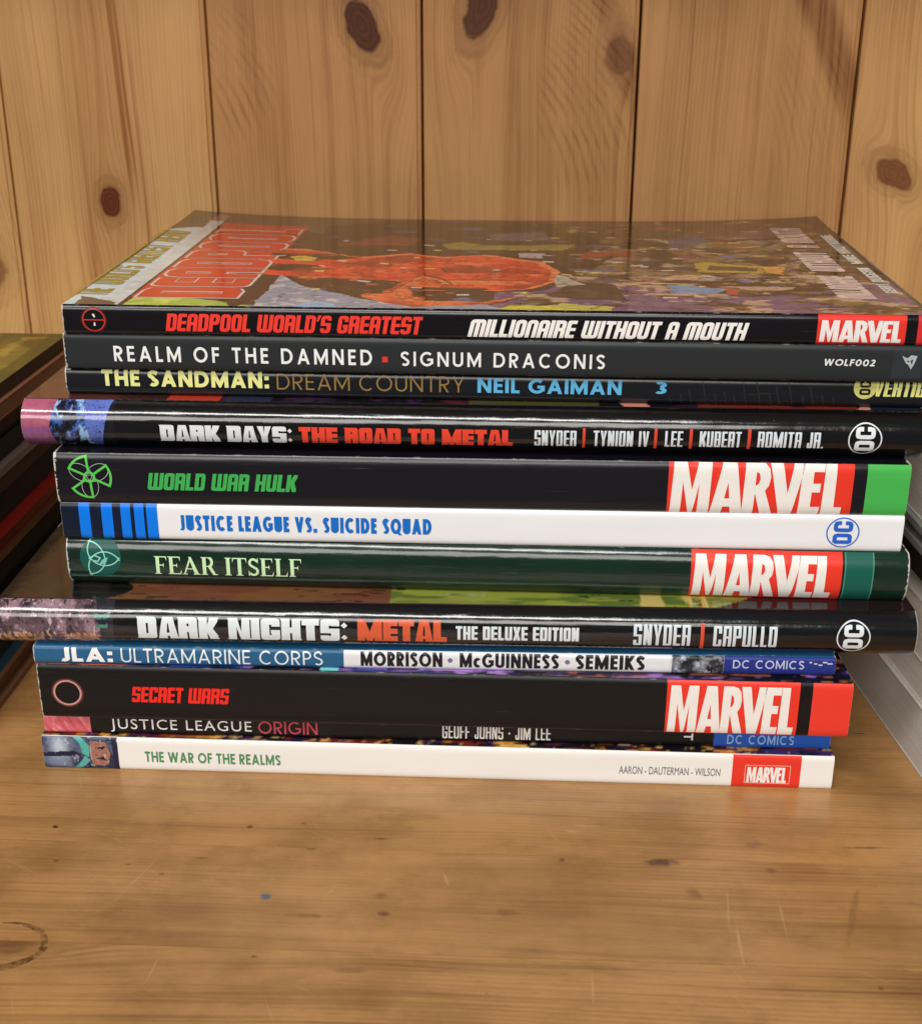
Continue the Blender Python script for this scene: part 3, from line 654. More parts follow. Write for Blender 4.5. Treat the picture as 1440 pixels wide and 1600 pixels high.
def cover_art(b, painter, nx, ny, y1=None, u0=None, u1=None, rough=.3, wav=.1, coat=0, off=.00005):
    u0 = -b.L/2 if u0 is None else u0; u1 = b.L/2 if u1 is None else u1; y1 = b.D if y1 is None else y1
    y0 = prof_y(b, 1)+.0003
    S, T = np.meshgrid(np.linspace(u0, u1, nx), np.linspace(y0, y1, ny)); C = np.zeros(S.shape+(3,)); painter(S, T, C)
    V = [(S[j, i], T[j, i], b.t+lift(b, S[j, i], T[j, i], b.t)+off) for j in range(ny) for i in range(nx)]
    F = [(j*nx+i, j*nx+i+1, (j+1)*nx+i+1, (j+1)*nx+i) for j in range(ny-1) for i in range(nx-1)]
    o = mesh('front_cover_picture', V, F, art_mat('cover_ink', rough, wav, coat), b.o, smooth=True)
    a = o.data.color_attributes.new('ink', 'FLOAT_COLOR', 'POINT'); a.data.foreach_set('color', np.concatenate([C.reshape(-1, 3), np.ones((nx*ny, 1))], 1).ravel())
    return o
def logo_box(b, x0, x1, tx0, tx1, yt, yb, yref, small=False):
    panel(b, 'publisher_panel', x0, x1, (232, 58, 42), yref)
    ttxt(b, 'publisher_lettering', 'MARVEL', 'logo', tx0, tx1, yt, yb, (238, 234, 228))
WHITE = (236, 235, 230); BLACK = (14, 12, 13)

# --- bottom: white paperback
b = make_book('white', -.0126, -.0107, .0004, .0120, .2551, 0, .168, (232, 230, 226), 'white spined paperback lying at the very bottom of the central stack, green title', bulge=.0006, p=9, rough=.42, wav=.05, wear=.2)
def helm(S, T, C):
    lay(C, np.ones_like(S), (40, 48, 74)); n = fbm(S*9, T*5, 3); lay(C, so(n, .5)*.7, (92, 106, 136)); lay(C, np.exp(-((S-.22)/.12)**2-((T-.62)/.3)**2)*.95, (196, 206, 224))
    lay(C, np.exp(-((S-.18)/.16)**2-((T-.30)/.16)**2)*.8, (126, 140, 168))
    shape(C, S, T, [(.02, .50), (.40, .54), (.52, .47), (.40, .44), (.02, .42)], (26, 30, 56))
    shape(C, S, T, [(.40, .95), (.50, .95), (.66, .55), (.60, .42), (.52, .50), (.50, .70)], (88, 176, 168)); shape(C, S, T, [(.36, .06), (.46, .05), (.62, .36), (.56, .46), (.50, .34)], (92, 168, 166))
    shape(C, S, T, [(.64, .80), (.84, .76), (.90, .50), (.84, .24), (.66, .22), (.62, .45)], (168, 116, 100), shade=(90, 52, 52))
    shape(C, S, T, [(.70, .62), (.84, .66), (.80, .58)], (40, 26, 34)); shape(C, S, T, [(.70, .40), (.84, .36), (.80, .44)], (40, 26, 34)); shape(C, S, T, [(.56, .98), (.90, .98), (.84, .80), (.66, .84)], (70, 84, 110)); shape(C, S, T, [(.54, .02), (.90, .02), (.84, .18), (.66, .16)], (70, 84, 110))
    lay(C, (S > .93)*1.0, (36, 34, 62)); lay(C, so(fbm(S*22, T*9, 5), .70)*.6, (206, 214, 226))
_h = helm
def helm(S, T, C): _h(S, T, C); inks(C, S*12, T*6, 311, .35, 6, .05); C *= (.8+.4*fbm(S*40, T*16, 5))[..., None]
art(b, 'spine_picture', 66, 185, 1178, helm, fromend=True, rough=.35, wav=.05)
ttxt(b, 'title_lettering', 'THE WAR OF THE REALMS', sans(.19, .14, .36), 226, 438, 1174, 1190, (78, 138, 88))
ttxt(b, 'author_lettering', 'AARON - DAUTERMAN - WILSON', 'plain', 967, 1125, 1196.5, 1208.5, (104, 104, 104))
panel(b, 'publisher_panel', 1143, 1250, (228, 56, 40), 1207, rough=.42, wav=.05)
ttxt(b, 'publisher_lettering', 'MARVEL', 'logo', 1167, 1228, 1198, 1222, (240, 236, 230))
u0, zt = px_u(b, 1164, 1195); u1, zb = px_u(b, 1232, 1225)
V, F = boolean([rect(u0, zb, u1, zt)], [rect(u0+.00015, zb+.00015, u1-.00015, zt-.00015)])
on_spine(b, 'logo_outline', V, F, ink((240, 214, 206)), .00012)
def fiery(S, T, C): cells(S*95+3, T*420, 21, [(206, 120, 40), (150, 30, 34), (30, 22, 30), (232, 170, 80), (60, 40, 90), (120, 40, 30), (24, 20, 26)], C); lay(C, so(fbm(S*220, T*900, 8), .66)*.7, (236, 196, 120))
cover_art(b, fiery, 400, 12, y1=.014, rough=.3)

# --- black paperback with pink end
b = make_book('origin', -.0118, -.0085, .0095, .0079, .2534, .0120, .167, BLACK, 'thin black paperback directly above the white bottom book, with a pink left end', bulge=.0008, rough=.30)
def pinkart(S, T, C): lay(C, np.ones_like(S), (216, 106, 116)); lay(C, so(fbm((S+T*.4)*9, (T-S)*2, 4), .5)*.6, (236, 168, 170)); lay(C, so(fbm((S+T*.4)*14, S*2, 9), .6)*.6, (188, 70, 88))
art(b, 'spine_picture', 69, 142, 1133, pinkart, fromend=True)
ttxt(b, 'title_lettering', 'JUSTICE LEAGUE', 'plain', 172, 393, 1122.5, 1143, (240, 240, 238), spacing=1.15)
ttxt(b, 'title_lettering', 'ORIGIN', sans(.13, .15, .3), 403, 496, 1126.5, 1146, (196, 76, 94))
ttxt(b, 'author_lettering', 'GEOFF JOHNS * JIM LEE', 'cond_thin', 691, 860, 1132, 1153, (236, 236, 234))
panel(b, 'publisher_panel', 1114, 1292, (36, 92, 190), 1160, toend2=True)
ttxt(b, 'publisher_lettering', 'DC COMICS', sans(.16, .2, .5), 1136, 1240, 1147.5, 1162, (150, 184, 232))
emblem(b, 'volume_number', [rect(-.9, -.16, .9, .20), rect(.55, -.75, .9, .75)], [], 1075, 1151, 8, (236, 236, 234))

# --- thick black paperback, eclipse ring
b = make_book('secret', -.0105, -.0120, .0015, .0189, .2556, .0200, .169, (14, 12, 13), 'thick black paperback with a pale eclipse ring on its spine and a red right end', bulge=.0008, p=9, rough=.36, wav=.06, wear=.5)
emblem(b, 'ring_glow', ring_shape(1.13, .22), [], 106, 1082, 22, (92, 52, 48), off=.0001)
emblem(b, 'ring_emblem', ring_shape(1.0, .13), [], 106, 1082, 22, (200, 146, 138))
ttxt(b, 'title_lettering', 'SECRET WARS', dict(STY['hero'], c=.10), 204, 359, 1072.5, 1096.5, (236, 44, 36))
logo_box(b, 1040, 1247, 1046, 1241, 1070.5, 1144, 1105)
panel(b, 'end_panel', 1267, 1330, (232, 62, 48), 1105, toend2=True)
def cosmic(S, T, C):
    cells(S*70+5, T*300, 31, [(26, 24, 52), (60, 48, 120), (120, 84, 160), (20, 22, 40), (40, 60, 140), (150, 110, 190), (18, 16, 26)], C)
    lay(C, (S > .02)*so(fbm(S*60, T*200, 12), .5)*.9, (30, 22, 26)); lay(C, (S > .03)*so(fbm(S*120, T*500, 14), .62)*.7, (170, 96, 60)); lay(C, (abs(S+.035) < .003), (120, 224, 224)); lay(C, np.exp(-((S-.0)/.03)**2)*so(fbm(S*160, T*700, 3), .55)*.9, (196, 150, 226)); lay(C, (S < -.10)*1.0, (214, 104, 80)); lay(C, (S < -.085)*so(fbm(S*90, T*300, 2), .5), (30, 24, 80)); lay(C, (S > .10)*so(fbm(S*150, T*300, 6), .66), (196, 120, 60))
cover_art(b, cosmic, 400, 14, y1=.016)

# --- blue and white thin paperback
b = make_book('jla', -.0111, -.0113, .0190, .0064, .2513, .0389, .168, (36, 92, 132), 'thin blue and white paperback between the eclipse book and the big dark hardcover', bulge=.0009, p=6, rough=.30, wav=.10)
panel(b, 'author_panel', 537, 1134, (226, 226, 228), 1030)
panel(b, 'publisher_panel', 1130, 1305, (40, 52, 132), 1040, toend2=True, off=.00009)
ttxt(b, 'title_lettering', 'JLA:', sans(.24, .12, .3, 1.15), 94, 176, 1012, 1033, (240, 242, 244))
ttxt(b, 'title_lettering', 'ULTRAMARINE CORPS', sans(.105, .16, .42, .92), 188, 504, 1013.5, 1034.5, (226, 234, 240))
for s, a0, a1 in (('MORRISON', 563, 691), ('McGUINNESS', 718, 873), ('SEMEIKS', 899, 1007)):
    dy = (a0-563)*.0155
    ttxt(b, 'author_lettering', s, sans(.21, .09, .3, .80), a0, a1, 1018.7+dy, 1040+dy, (28, 26, 34))
for xx in (703, 886): emblem(b, 'dot', [arc(0, 0, 1, 1, 0, 360, 14)[:-1]], [], xx, 1031.5+(xx-703)*.0155, 4, (120, 112, 150))
def greyface(S, T, C): lay(C, np.ones_like(S), (120, 122, 134)); n = fbm(S*8, T*4, 11); lay(C, so(n, .48), (52, 52, 60)); lay(C, so(fbm(S*16, T*8, 13), .6), (24, 24, 30)); lay(C, so(-n, -.36), (176, 180, 192)); lay(C, (S < .04)*1.0, (214, 214, 218))
art(b, 'spine_picture', 1046, 1130, 1036, greyface, nx=90, ny=24, off=.00012)
ttxt(b, 'publisher_lettering', 'DC COMICS', sans(.15, .17, .45), 1145, 1256, 1031, 1044, (190, 198, 224))
for k in range(5): ttxt(b, 'scuff', 'I', sans(.3), 1264+k*7, 1268+k*8, 1034+(k % 3)*2, 1036+(k % 3)*2, (206, 206, 214))

# --- big dark deluxe hardcover
b = make_book('nights', -.0213, -.0102, .0185, .0150, .2848, .0453, .186, (12, 12, 16), 'wide glossy black hardcover with an orange word, sticking out furthest left of the stack', hard=True, bulge=.0050, p=3.0, rough=.16, wav=.30, wear=.1, coat=.5, k=.35)
def bronze(S, T, C):
    lay(C, np.ones_like(S), (96, 74, 84)); n = fbm(S*11, T*6, 41); n2 = fbm(S*18+T*4, T*5-S*5, 43)
    lay(C, so(n, .50)*.9, (150, 122, 134)); lay(C, (T < .42)*so(n2, .40)*.9, (190, 142, 104)); lay(C, so(n2, .60)*.95, (44, 34, 44)); lay(C, so(-n, -.36)*.95, (34, 26, 36)); lay(C, so(fbm(S*30, T*12, 6), .68)*.8, (214, 190, 196))
    lay(C, (S > .93-.10*T)*1.0, (40, 38, 50)); lay(C, (S > .84)*(S < .97)*(np.abs(T-.66-6*(S-.9)**2) < .035), (60, 128, 112)); lay(C, (S > .85)*(S < .95)*(np.abs(T-.52-6*(S-.9)**2) < .025), (60, 128, 112))
_b = bronze
def bronze(S, T, C): _b(S, T, C); inks(C, S*16, T*7, 312, .8, 7, .07, (S < .93)*1.0); C *= (.75+.5*fbm(S*40, T*16, 6))[..., None]
art(b, 'spine_picture', -8, 178, 975, bronze, fromend=True, rough=.16, wav=.35, coat=.5)
ttxt(b, 'title_lettering', 'DARK NIGHTS:', 'metal', 213, 543, 963, 996, (222, 230, 234), rough=.25)
ttxt(b, 'title_lettering', 'METAL', 'metal', 557, 698, 967.5, 1000, (214, 92, 58), rough=.25)
ttxt(b, 'edition_lettering', 'THE DELUXE EDITION', 'metal_small', 712, 904, 977, 998, (220, 228, 232), rough=.25)
ttxt(b, 'author_lettering', 'SNYDER', 'cond', 990, 1078, 975, 1007, (214, 224, 230), rough=.25)
ttxt(b, 'author_lettering', 'CAPULLO', 'cond', 1115, 1213, 977.5, 1009, (214, 224, 230), rough=.25)
ttxt(b, 'divider_bar', 'I', sans(.12), 1095, 1099, 974, 1013, (216, 82, 56))
round_logo(b, 1332, 995, 26.5, (222, 228, 232))
def olive(S, T, C):
    lay(C, np.ones_like(S), (140, 150, 56)); n = fbm(S*40, T*160, 51); lay(C, so(n, .5)*.8, (72, 96, 40)); lay(C, so(fbm(S*60, T*300, 5), .58)*.6, (158, 148, 70))
    lay(C, (S < -.02)*(T < .0175+(fbm(S*30, T*2, 8)-.5)*.02)*.85, (112, 50, 44)); lay(C, so(fbm(S*120, T*500, 9), .68)*.9, (40, 34, 22)); lay(C, (T > .012)*(T < .0155)*(S > -.02)*(S < .07)*so(fbm(S*200, T*100, 1), .52), (24, 20, 18))
    lay(C, (abs(T-.0085-.05*(S+.0))<.0011)*(S > -.004)*(S < .010)*so(fbm(S*260, T*500, 44), .42, 6), (150, 152, 150))  # small pale streak: a highlight painted into the cover colour
    e = -.112+.010*np.sin(T*160); lay(C, (S < e)*1.0, (16, 12, 12)); lay(C, (S < e)*so(fbm(S*90, T*40, 4), .55), (34, 27, 25)); lay(C, (S > .078+.02*np.sin(T*90))*1.0, (34, 22, 26)); lay(C, (abs(S-.067) < .012)*1.0*so(fbm(S*300, T*30, 7), .5), (196, 176, 100))  # left end blackened: shade and reflection of the dark gap put into the colour
cover_art(b, olive, 520, 60, y1=.06, rough=.16, wav=.3, coat=.5)

# --- dark green
b = make_book('fear', -.0019, .0036, -.0016, .0161, .2633, .0604, .170, (12, 34, 26), 'glossy dark green book with pale serif title and a teal knot emblem', c2=(24, 58, 40), hard=True, ct=.0010, bulge=.0028, p=3.4, rough=.17, wav=.20, wear=.9, coat=.2)
emblem(b, 'emblem_disc', [arc(0, 0, 1, 1, 0, 360, 30)[:-1]], [], 158, 870, 32, (24, 84, 76), off=.0001)
tri = []
for k in range(3):
    a = math.radians(120*k); R0 = .869; cx0 = .30-R0                # arc bulging across the middle towards the third tip
    pts = [(cx0+R0*math.cos(math.radians(q)), R0*math.sin(math.radians(q))) for q in range(-92, 93, 8)]
    tri += thick([(x*math.cos(a)-y*math.sin(a), x*math.sin(a)+y*math.cos(a)) for x, y in pts], .06)
tri += thick([(-.55, .0), (-.25, .18), (.05, .05), (-.1, -.16), (-.3, -.1)], .07)
emblem(b, 'knot_emblem', tri, [], 156, 872, 30, (150, 214, 200))
emblem(b, 'emblem_figure', [[(-.1, -.3), (.25, -.25), (.4, .1), (.15, 0), (.05, -.1)]], [], 158, 872, 30, (120, 200, 186), off=.00018)
V, F = text_shape('FEAR ITSELF', 'serif')
ttxt(b, 'title_lettering', 'FEAR ITSELF', 'serif', 241, 471, 868, 895.5, (206, 238, 190))
logo_box(b, 1078, 1314, 1084, 1299, 867, 932, 900)
panel(b, 'end_band', 1319, 1362, (24, 92, 78), 900)
for xx in (1317.5, 1361.5): panel(b, 'band_line', xx, xx+2, (70, 140, 120), 900, off=.0001)

# --- white with blue bars
b = make_book('jlss', -.0022, .0026, .0085, .0119, .2610, .0765, .168, (232, 232, 234), 'white spined paperback with five bright blue bars on a navy left end', bulge=.0007, p=9, rough=.36, wav=.05, wear=.1)
panel(b, 'navy_panel', 90, 247, (16, 26, 46), 815, fromend=True)
for a0, a1 in ((125, 142), (160, 177), (190, 205), (211, 226), (230, 247)): panel(b, 'blue_bar', a0, a1, (10, 122, 236), 815, off=.0001)
ttxt(b, 'title_lettering', 'JUSTICE LEAGUE VS. SUICIDE SQUAD'.replace('Q', 'O'), sans(.235, .10, .30, .74), 280, 674, 804.5, 828.5, (22, 110, 200))
emblem(b, 'letter_tail', [[(-1, 1), (-.1, 1), (1, -1), (.0, -1)]], [], 623, 832, 4.5, (22, 110, 200))
round_logo(b, 1316, 832, 26, (40, 100, 200), sy=.98)

# --- black, green end
b = make_book('wwh', -.0025, .0024, .0105, .0165, .2613, .0884, .169, (18, 16, 24), 'thick black paperback with a green trefoil emblem and a bright green right end', bulge=.0010, p=7, rough=.28, wav=.12, wear=1.3)
ttxt(b, 'title_lettering', 'WORLD WAR HULK', dict(STY['hero'], c=.14), 229, 466, 738.5, 765, (64, 172, 84))
thin = []
for k in range(3):
    a = math.radians(k*120+30); ca, sa = math.cos(a), math.sin(a)
    thin += thick([(x*ca-y*sa, x*sa+y*ca) for x, y in arc(.42, 0, .52, .36, 0, 360, 26)[:-1]], .025, True)
emblem(b, 'orbit_lines', thin, [], 140, 745, 36, (170, 180, 176), off=.00012)
tre = ring_shape(.26, .10, 20)
for k in range(3):
    a = 90+120*k; tre += thick([(.26*math.cos(math.radians(a-30)), .26*math.sin(math.radians(a-30)))] + [(.93*math.cos(math.radians(q)), .93*math.sin(math.radians(q))) for q in range(a-30, a+31, 10)] + [(.26*math.cos(math.radians(a+30)), .26*math.sin(math.radians(a+30)))], .10)
emblem(b, 'trefoil_emblem', tre, [], 140, 745, 36, (92, 200, 84), rot=math.radians(-85))
logo_box(b, 1043, 1332, 1050, 1317, 721, 802, 760)
panel(b, 'end_panel', 1352, 1421, (72, 178, 80), 765, toend2=True)

# --- black hardcover with jacket, pink end
b = make_book('days', -.0125, .0085, .0064, .0149, .2750, .1049, .176, (10, 9, 11), 'glossy black jacketed hardcover with a pink left end and red words on its rounded spine', hard=True, bulge=.0052, p=2.8, rough=.16, wav=.30, wear=.3, coat=.5, k=.35)
def pinkblue(S, T, C):
    lay(C, np.ones_like(S), (168, 88, 112)); lay(C, (T < .5)*.7, (120, 76, 128)); n = fbm(S*8, T*5, 61); n2 = fbm(S*14, T*8, 62)
    m = (S > .30+.15*np.abs(T-.5)); lay(C, m*1.0, (30, 32, 54)); lay(C, m*so(n, .48)*(S < .75)*.95, (66, 104, 176)); lay(C, m*so(n2, .60)*(S < .75), (150, 184, 226)); lay(C, m*so(-n2, -.40), (16, 16, 26)); lay(C, m*(T < .35)*so(n, .5)*.8, (110, 96, 70))
    lay(C, (S > .75-.1*T)*(S < .80+.22*T)*1.0, (92, 112, 190)); lay(C, (S > .80+.18*T), (22, 22, 30))
_p = pinkblue
def pinkblue(S, T, C): _p(S, T, C); inks(C, S*12, T*7, 313, .8, 7, .08, (S > .28)*(S < .9)*1.0); C *= (.8+.4*fbm(S*40, T*16, 7))[..., None]
art(b, 'spine_picture', 33, 180, 668, pinkblue, fromend=True, rough=.16, wav=.35, coat=.5)
ttxt(b, 'title_lettering', 'DARK DAYS:', 'metal', 249, 457, 662.5, 689, (226, 232, 236), rough=.25)
ttxt(b, 'title_lettering', 'THE ROAD TO METAL', 'metal', 467, 801, 666, 691.5, (232, 70, 48), rough=.25)
for s, a0, a1 in (('SNYDER', 835, 900), ('TYNION IV', 927, 1013), ('LEE', 1039, 1066), ('KUBERT', 1093, 1157), ('ROMITA JR.', 1184, 1286)):
    ttxt(b, 'author_lettering', s, 'cond', a0, a1, 671+(a0-835)*.007, 696+(a0-835)*.007, (222, 230, 236), rough=.25)
for xx in (912, 1024, 1079, 1170): ttxt(b, 'divider_bar', 'I', sans(.1), xx-1.8, xx+1.8, 668+(xx-912)*.007, 700+(xx-912)*.007, (222, 74, 52))
round_logo(b, 1350, 686, 26.5, (228, 232, 236))
def darkart(S, T, C):
    cells(S*60+4, T*240, 71, [(30, 20, 26), (70, 26, 32), (24, 22, 30), (96, 34, 36), (40, 30, 44), (20, 18, 22)], C)
    lay(C, (S < .01)*so(fbm(S*180, T*200, 2), .5)*.8, (70, 40, 74)); lay(C, (S < -.088)*1.0, (66, 36, 32)); lay(C, (abs(S+.085) < .008)*1.0, (196, 62, 44)); lay(C, (S < -.1)*so(fbm(S*50, T*60, 4), .5)*.7, (96, 52, 44)); lay(C, (abs(S+.068) < .007)*.9, (50, 50, 80))
    lay(C, (abs(S-.02) < .02)*.8, (90, 84, 40)); lay(C, (abs(S-.052+T*.3) < .004), (224, 150, 130)); lay(C, (abs(S-.118-T*.6) < .002), (226, 150, 130)); lay(C, (S > .122)*1.0, (34, 38, 60)); lay(C, (S > .07)*(S < .118)*so(fbm(S*120, T*200, 8), .42)*.8, (130, 50, 36))
cover_art(b, darkart, 520, 70, y1=.07, rough=.16, wav=.3, coat=.5)

# --- thin dark paperback, pale yellow words
b = make_book('sandman', -.0005, .0157, -.0036, .0090, .2635, .1198, .166, (20, 22, 26), 'thin black paperback with pale yellow, gold and light blue words, third from the top', bulge=.0016, p=5, rough=.26, wav=.12, wear=.7)
ttxt(b, 'title_lettering', 'THE SANDMAN:', sans(.22, .13, .34), 158, 420, 577.5, 602, (232, 232, 150))
ttxt(b, 'title_lettering', 'DREAM COUNTRY', sans(.10, .19, .40), 432, 725, 584, 608, (150, 118, 66))
ttxt(b, 'author_lettering', 'NEIL GAIMAN', sans(.20, .13, .36), 746, 971, 590.5, 613, (98, 180, 224))
ttxt(b, 'volume_number', '3', sans(.20), 1024, 1041, 596, 615, (98, 180, 224))
for k in range(16):
    xx = 1050+k*17+random.uniform(-4, 4); h = random.uniform(.3, 1)
    u0 = px_u(b, xx, 605)[0]; on_spine(b, 'grey_streak', [(u0, 0), (u0+.0005, 0), (u0+.0005-.002*h, b.t*h), (u0-.002*h, b.t*h)], [[0, 1, 2, 3]], ink((38, 41, 46)), .00007)
emblem(b, 'badge', [arc(0, 0, 1.0, 1.0, 0, 360, 30)[:-1]], [], 1351, 606, 18, (206, 202, 116), off=.0001)
round_logo(b, 1351, 606, 15, (30, 28, 26), ring=False)
ttxt(b, 'publisher_lettering', 'VERTIGO', dict(STY['cond'], t=.15, gap=.05, shear=.08), 1369, 1462, 594, 619, (222, 222, 136))

# --- matt black
b = make_book('damned', .0009, .0130, -.0065, .0111, .2632, .1288, .167, (40, 42, 44), 'charcoal paperback with widely spaced white capitals and a small red square, second from the top', bulge=.0007, p=9, rough=.38, wav=.05, wear=.7)
ttxt(b, 'title_lettering', 'REALM OF THE DAMNED', sans(.17, .32, .58), 177, 581, 540, 564, (236, 238, 236))
ttxt(b, 'title_lettering', 'SIGNUM DRACONIS', sans(.16, .30, .58), 626, 945, 549, 571.5, (236, 238, 236))
u0, zt = px_u(b, 597, 557); u1, zb = px_u(b, 606, 566); on_spine(b, 'red_square', rect(u0, zb, u1, zt), [[0, 1, 2, 3]], ink((214, 60, 44)), .00014)
ttxt(b, 'code_lettering', 'WOLF002', sans(.20, .17, .3, 1, .12), 1288, 1367, 560.5, 571, (226, 228, 226))
panel(b, 'badge_panel', 1394, 1440, (48, 52, 56), 566, .1, .9, toend=False)
emblem(b, 'badge_emblem', [[(-.9, .8), (-.2, .5), (.2, .9), (.95, .8), (.7, -.1), (.35, -.9), (.0, -.35), (-.35, -.1)]], [[(.15, .2), (.5, .4), (.4, -.3)], [(-.3, .1), (0, .3), (0, .0)]], 1419, 566, 13, (176, 180, 184))
def teal(S, T, C): cells(S*60, T*400, 91, [(40, 60, 60), (90, 110, 100), (150, 60, 50), (30, 36, 38), (150, 170, 160)], C)
cover_art(b, teal, 300, 6, y1=.006)

# --- top book
b = make_book('hero', .0018, .0123, -.0003, .0091, .2602, .1399, .1690, (15, 12, 17), 'topmost paperback showing its bright comic cover, black spine with red and white italic words', bulge=.0010, p=7, rough=.20, wav=.10, wear=.4, curl=.0030)
emblem(b, 'ring_glow', ring_shape(1.12, .2), [], 147, 499.5, 18, (84, 26, 28), off=.0001)
emblem(b, 'ring_emblem', ring_shape(1.0, .10) + [rect(-.95, -.05, .95, .05)], [], 147, 499.5, 18, (196, 58, 50))
emblem(b, 'ring_slits', [[(-.12, .5), (.06, .55), (.16, .25), (.02, .22)], [(-.06, -.5), (.12, -.5), (.10, -.22), (-.0, -.2)]], [], 147, 499.5, 18, (232, 228, 226))
ttxt(b, 'title_lettering', "DEADPOOL WORLD'S GREATEST", 'hero', 257, 661, 489.5, 517, (236, 62, 50))
ttxt(b, 'title_lettering', 'MILLIONAIRE WITHOUT A MOUTH', dict(STY['hero'], shear=.22), 730, 1170, 498.5, 526, (242, 238, 232))
panel(b, 'publisher_panel', 1276, 1415, (228, 54, 44), 515)
ttxt(b, 'publisher_lettering', 'MARVEL', 'logo', 1282, 1408, 500, 534, (238, 232, 228))
panel(b, 'end_panel', 1433, 1440, (214, 48, 50), 515, toend2=True)
BT = b
HT = b.z0+b.t
def uv(px, py, cz=0):                            # photo pixel on the top cover -> cover coordinates
    P = at_z(px, py, HT+cz)-np.array([b.cx, b.cy, 0]); return (P[0], P[1])
def pp(*pts): return [uv(*q) for q in pts]
xA0 = uv(205, 463)[0]
def topart(S, T, C):
    jt = (fbm(S*260, T*260, 100)-.5)*.0022; js = (fbm(S*260+7, T*260+3, 101)-.5)*.0022; X = S+js; Y = T+jt
    # muted jumble of street clutter
    cells(X*52+2, Y*85, 81, [(84, 66, 54), (60, 46, 42), (124, 104, 88), (88, 70, 92), (46, 36, 34), (130, 100, 72), (74, 54, 70), (150, 132, 116), (52, 44, 40), (112, 96, 60), (46, 34, 30)], C)
    dark = (106, 84, 66)
    lay(C, (T > .115+.02*fbm(S*30, T*10, 1))*.75, (86, 68, 52)); lay(C, (T > .155)*.8, (96, 76, 56))
    lay(C, inpoly(X, Y, pp((360, 365), (640, 345), (900, 350), (960, 400), (900, 440), (760, 470), (560, 470), (430, 440)))*.95, (46, 32, 26))
    # scattered colour flecks
    f = fbm(S*140, T*240, 120)
    lay(C, so(f, .67)*(S > .0)*.8, (196, 176, 120)); lay(C, so(fbm(S*90, T*160, 121), .68)*(S > .02)*.9, (150, 96, 60)); lay(C, so(fbm(S*110, T*190, 122), .69)*.85, (90, 100, 140)); lay(C, so(fbm(S*90+5, T*160, 123), .70)*(S > .02), (120, 60, 84))
    lay(C, (T < .035+.012*np.sin(S*60))*(S > .0)*so(fbm(S*70, T*130, 124), .45)*.8, (112, 84, 120)); lay(C, (T < .06)*(S > .0)*so(fbm(S*100, T*200, 125), .58)*.85, (190, 160, 130))
    # left sky strip with gold words, grey top
    lay(C, (S < uv(205, 463)[0])*(T < .15)*1.0, (196, 216, 230)); lay(C, (S < uv(205, 463)[0])*so(fbm(S*90, T*60, 31), .62)*.6, (206, 214, 214))
    lay(C, (T > .132+.003*np.sin(S*300))*(S < -.07)*1.0, (92, 78, 60)); lay(C, inpoly(X, Y, pp((325, 352), (345, 342), (360, 344), (345, 356)))*.8, (168, 130, 118))
    # red title panel between white rules
    A0 = uv(205, 463); wd = .0345
    red = (S > A0[0])*(S < A0[0]+wd)*(T > .012)*(T < .146); 
    lay(C, (S > A0[0]-.006)*(S < A0[0]-.0005)*(T < .15)*1.0, (200, 208, 206)); lay(C, (abs(S-A0[0]) < .0008)*(T < .155), (30, 22, 20))
    lay(C, red*1.0, (196, 62, 44)); lay(C, red*so(fbm(S*200, T*40, 5), .6)*.5, (170, 46, 36))
    # near green strip
    lay(C, inpoly(X, Y, pp((190, 476), (225, 457), (300, 466), (450, 486), (380, 492), (200, 488)))*1.0, (156, 186, 76)); lay(C, inpoly(X, Y, pp((190, 476), (225, 457), (300, 466), (450, 486), (380, 492), (200, 488)))*so(fbm(S*160, T*260, 9), .55)*.8, (206, 214, 110)); lay(C, inpoly(X, Y, pp((110, 480), (130, 462), (180, 472), (175, 484)))*1.0, (92, 80, 70))
    # black ground beside title
    lay(C, inpoly(X, Y, pp((375, 425), (440, 430), (440, 455), (360, 482), (352, 470)))*1.0, (52, 36, 30)); 
    # big red swirls (abstract)
    R = (222, 68, 40); Ro = (238, 108, 62); Rd = (160, 44, 30)
    for P_, c in (([(326, 404), (345, 392), (400, 388), (480, 390), (560, 402), (640, 396), (690, 402), (760, 398), (850, 410), (872, 425), (868, 440), (830, 452), (700, 458), (620, 470), (590, 462), (630, 440), (560, 436), (480, 434), (400, 428), (350, 416)], R),
                  ([(430, 396), (520, 398), (560, 404), (480, 407), (420, 403)], (40, 26, 22)), ([(400, 412), (480, 414), (520, 421), (450, 424), (395, 419)], (52, 34, 28)),
                  ([(540, 412), (620, 400), (680, 404), (600, 416)], Rd), ([(560, 460), (610, 458), (660, 430), (700, 440), (660, 470), (600, 474)], Ro), ([(560, 462), (640, 470), (760, 472), (820, 462), (760, 478), (620, 480)], Ro),
                  ([(690, 418), (800, 420), (860, 428), (700, 426)], Rd), ([(700, 438), (820, 440), (850, 446), (710, 446)], Ro), ([(640, 448), (760, 452), (740, 462), (650, 464)], (40, 28, 24)),
                  ([(330, 402), (352, 393), (345, 400), (350, 412), (338, 410)], (238, 150, 96)), ([(455, 401), (475, 400), (495, 403), (490, 408), (462, 408)], (206, 178, 72)), ([(520, 384), (610, 368), (660, 372), (640, 384)], (120, 52, 38))):
        big = c == R
        shape(C, X, Y, pp(*P_), c, rim=(232, 120, 74) if c in (R, Ro) else None, shade=(118, 30, 24) if c in (R, Ro, Rd) else None)
    inks(C, S*60, T*95, 301, .55, 6, .06, inpoly(X, Y, pp((326, 404), (400, 388), (640, 396), (850, 410), (868, 440), (620, 470))))
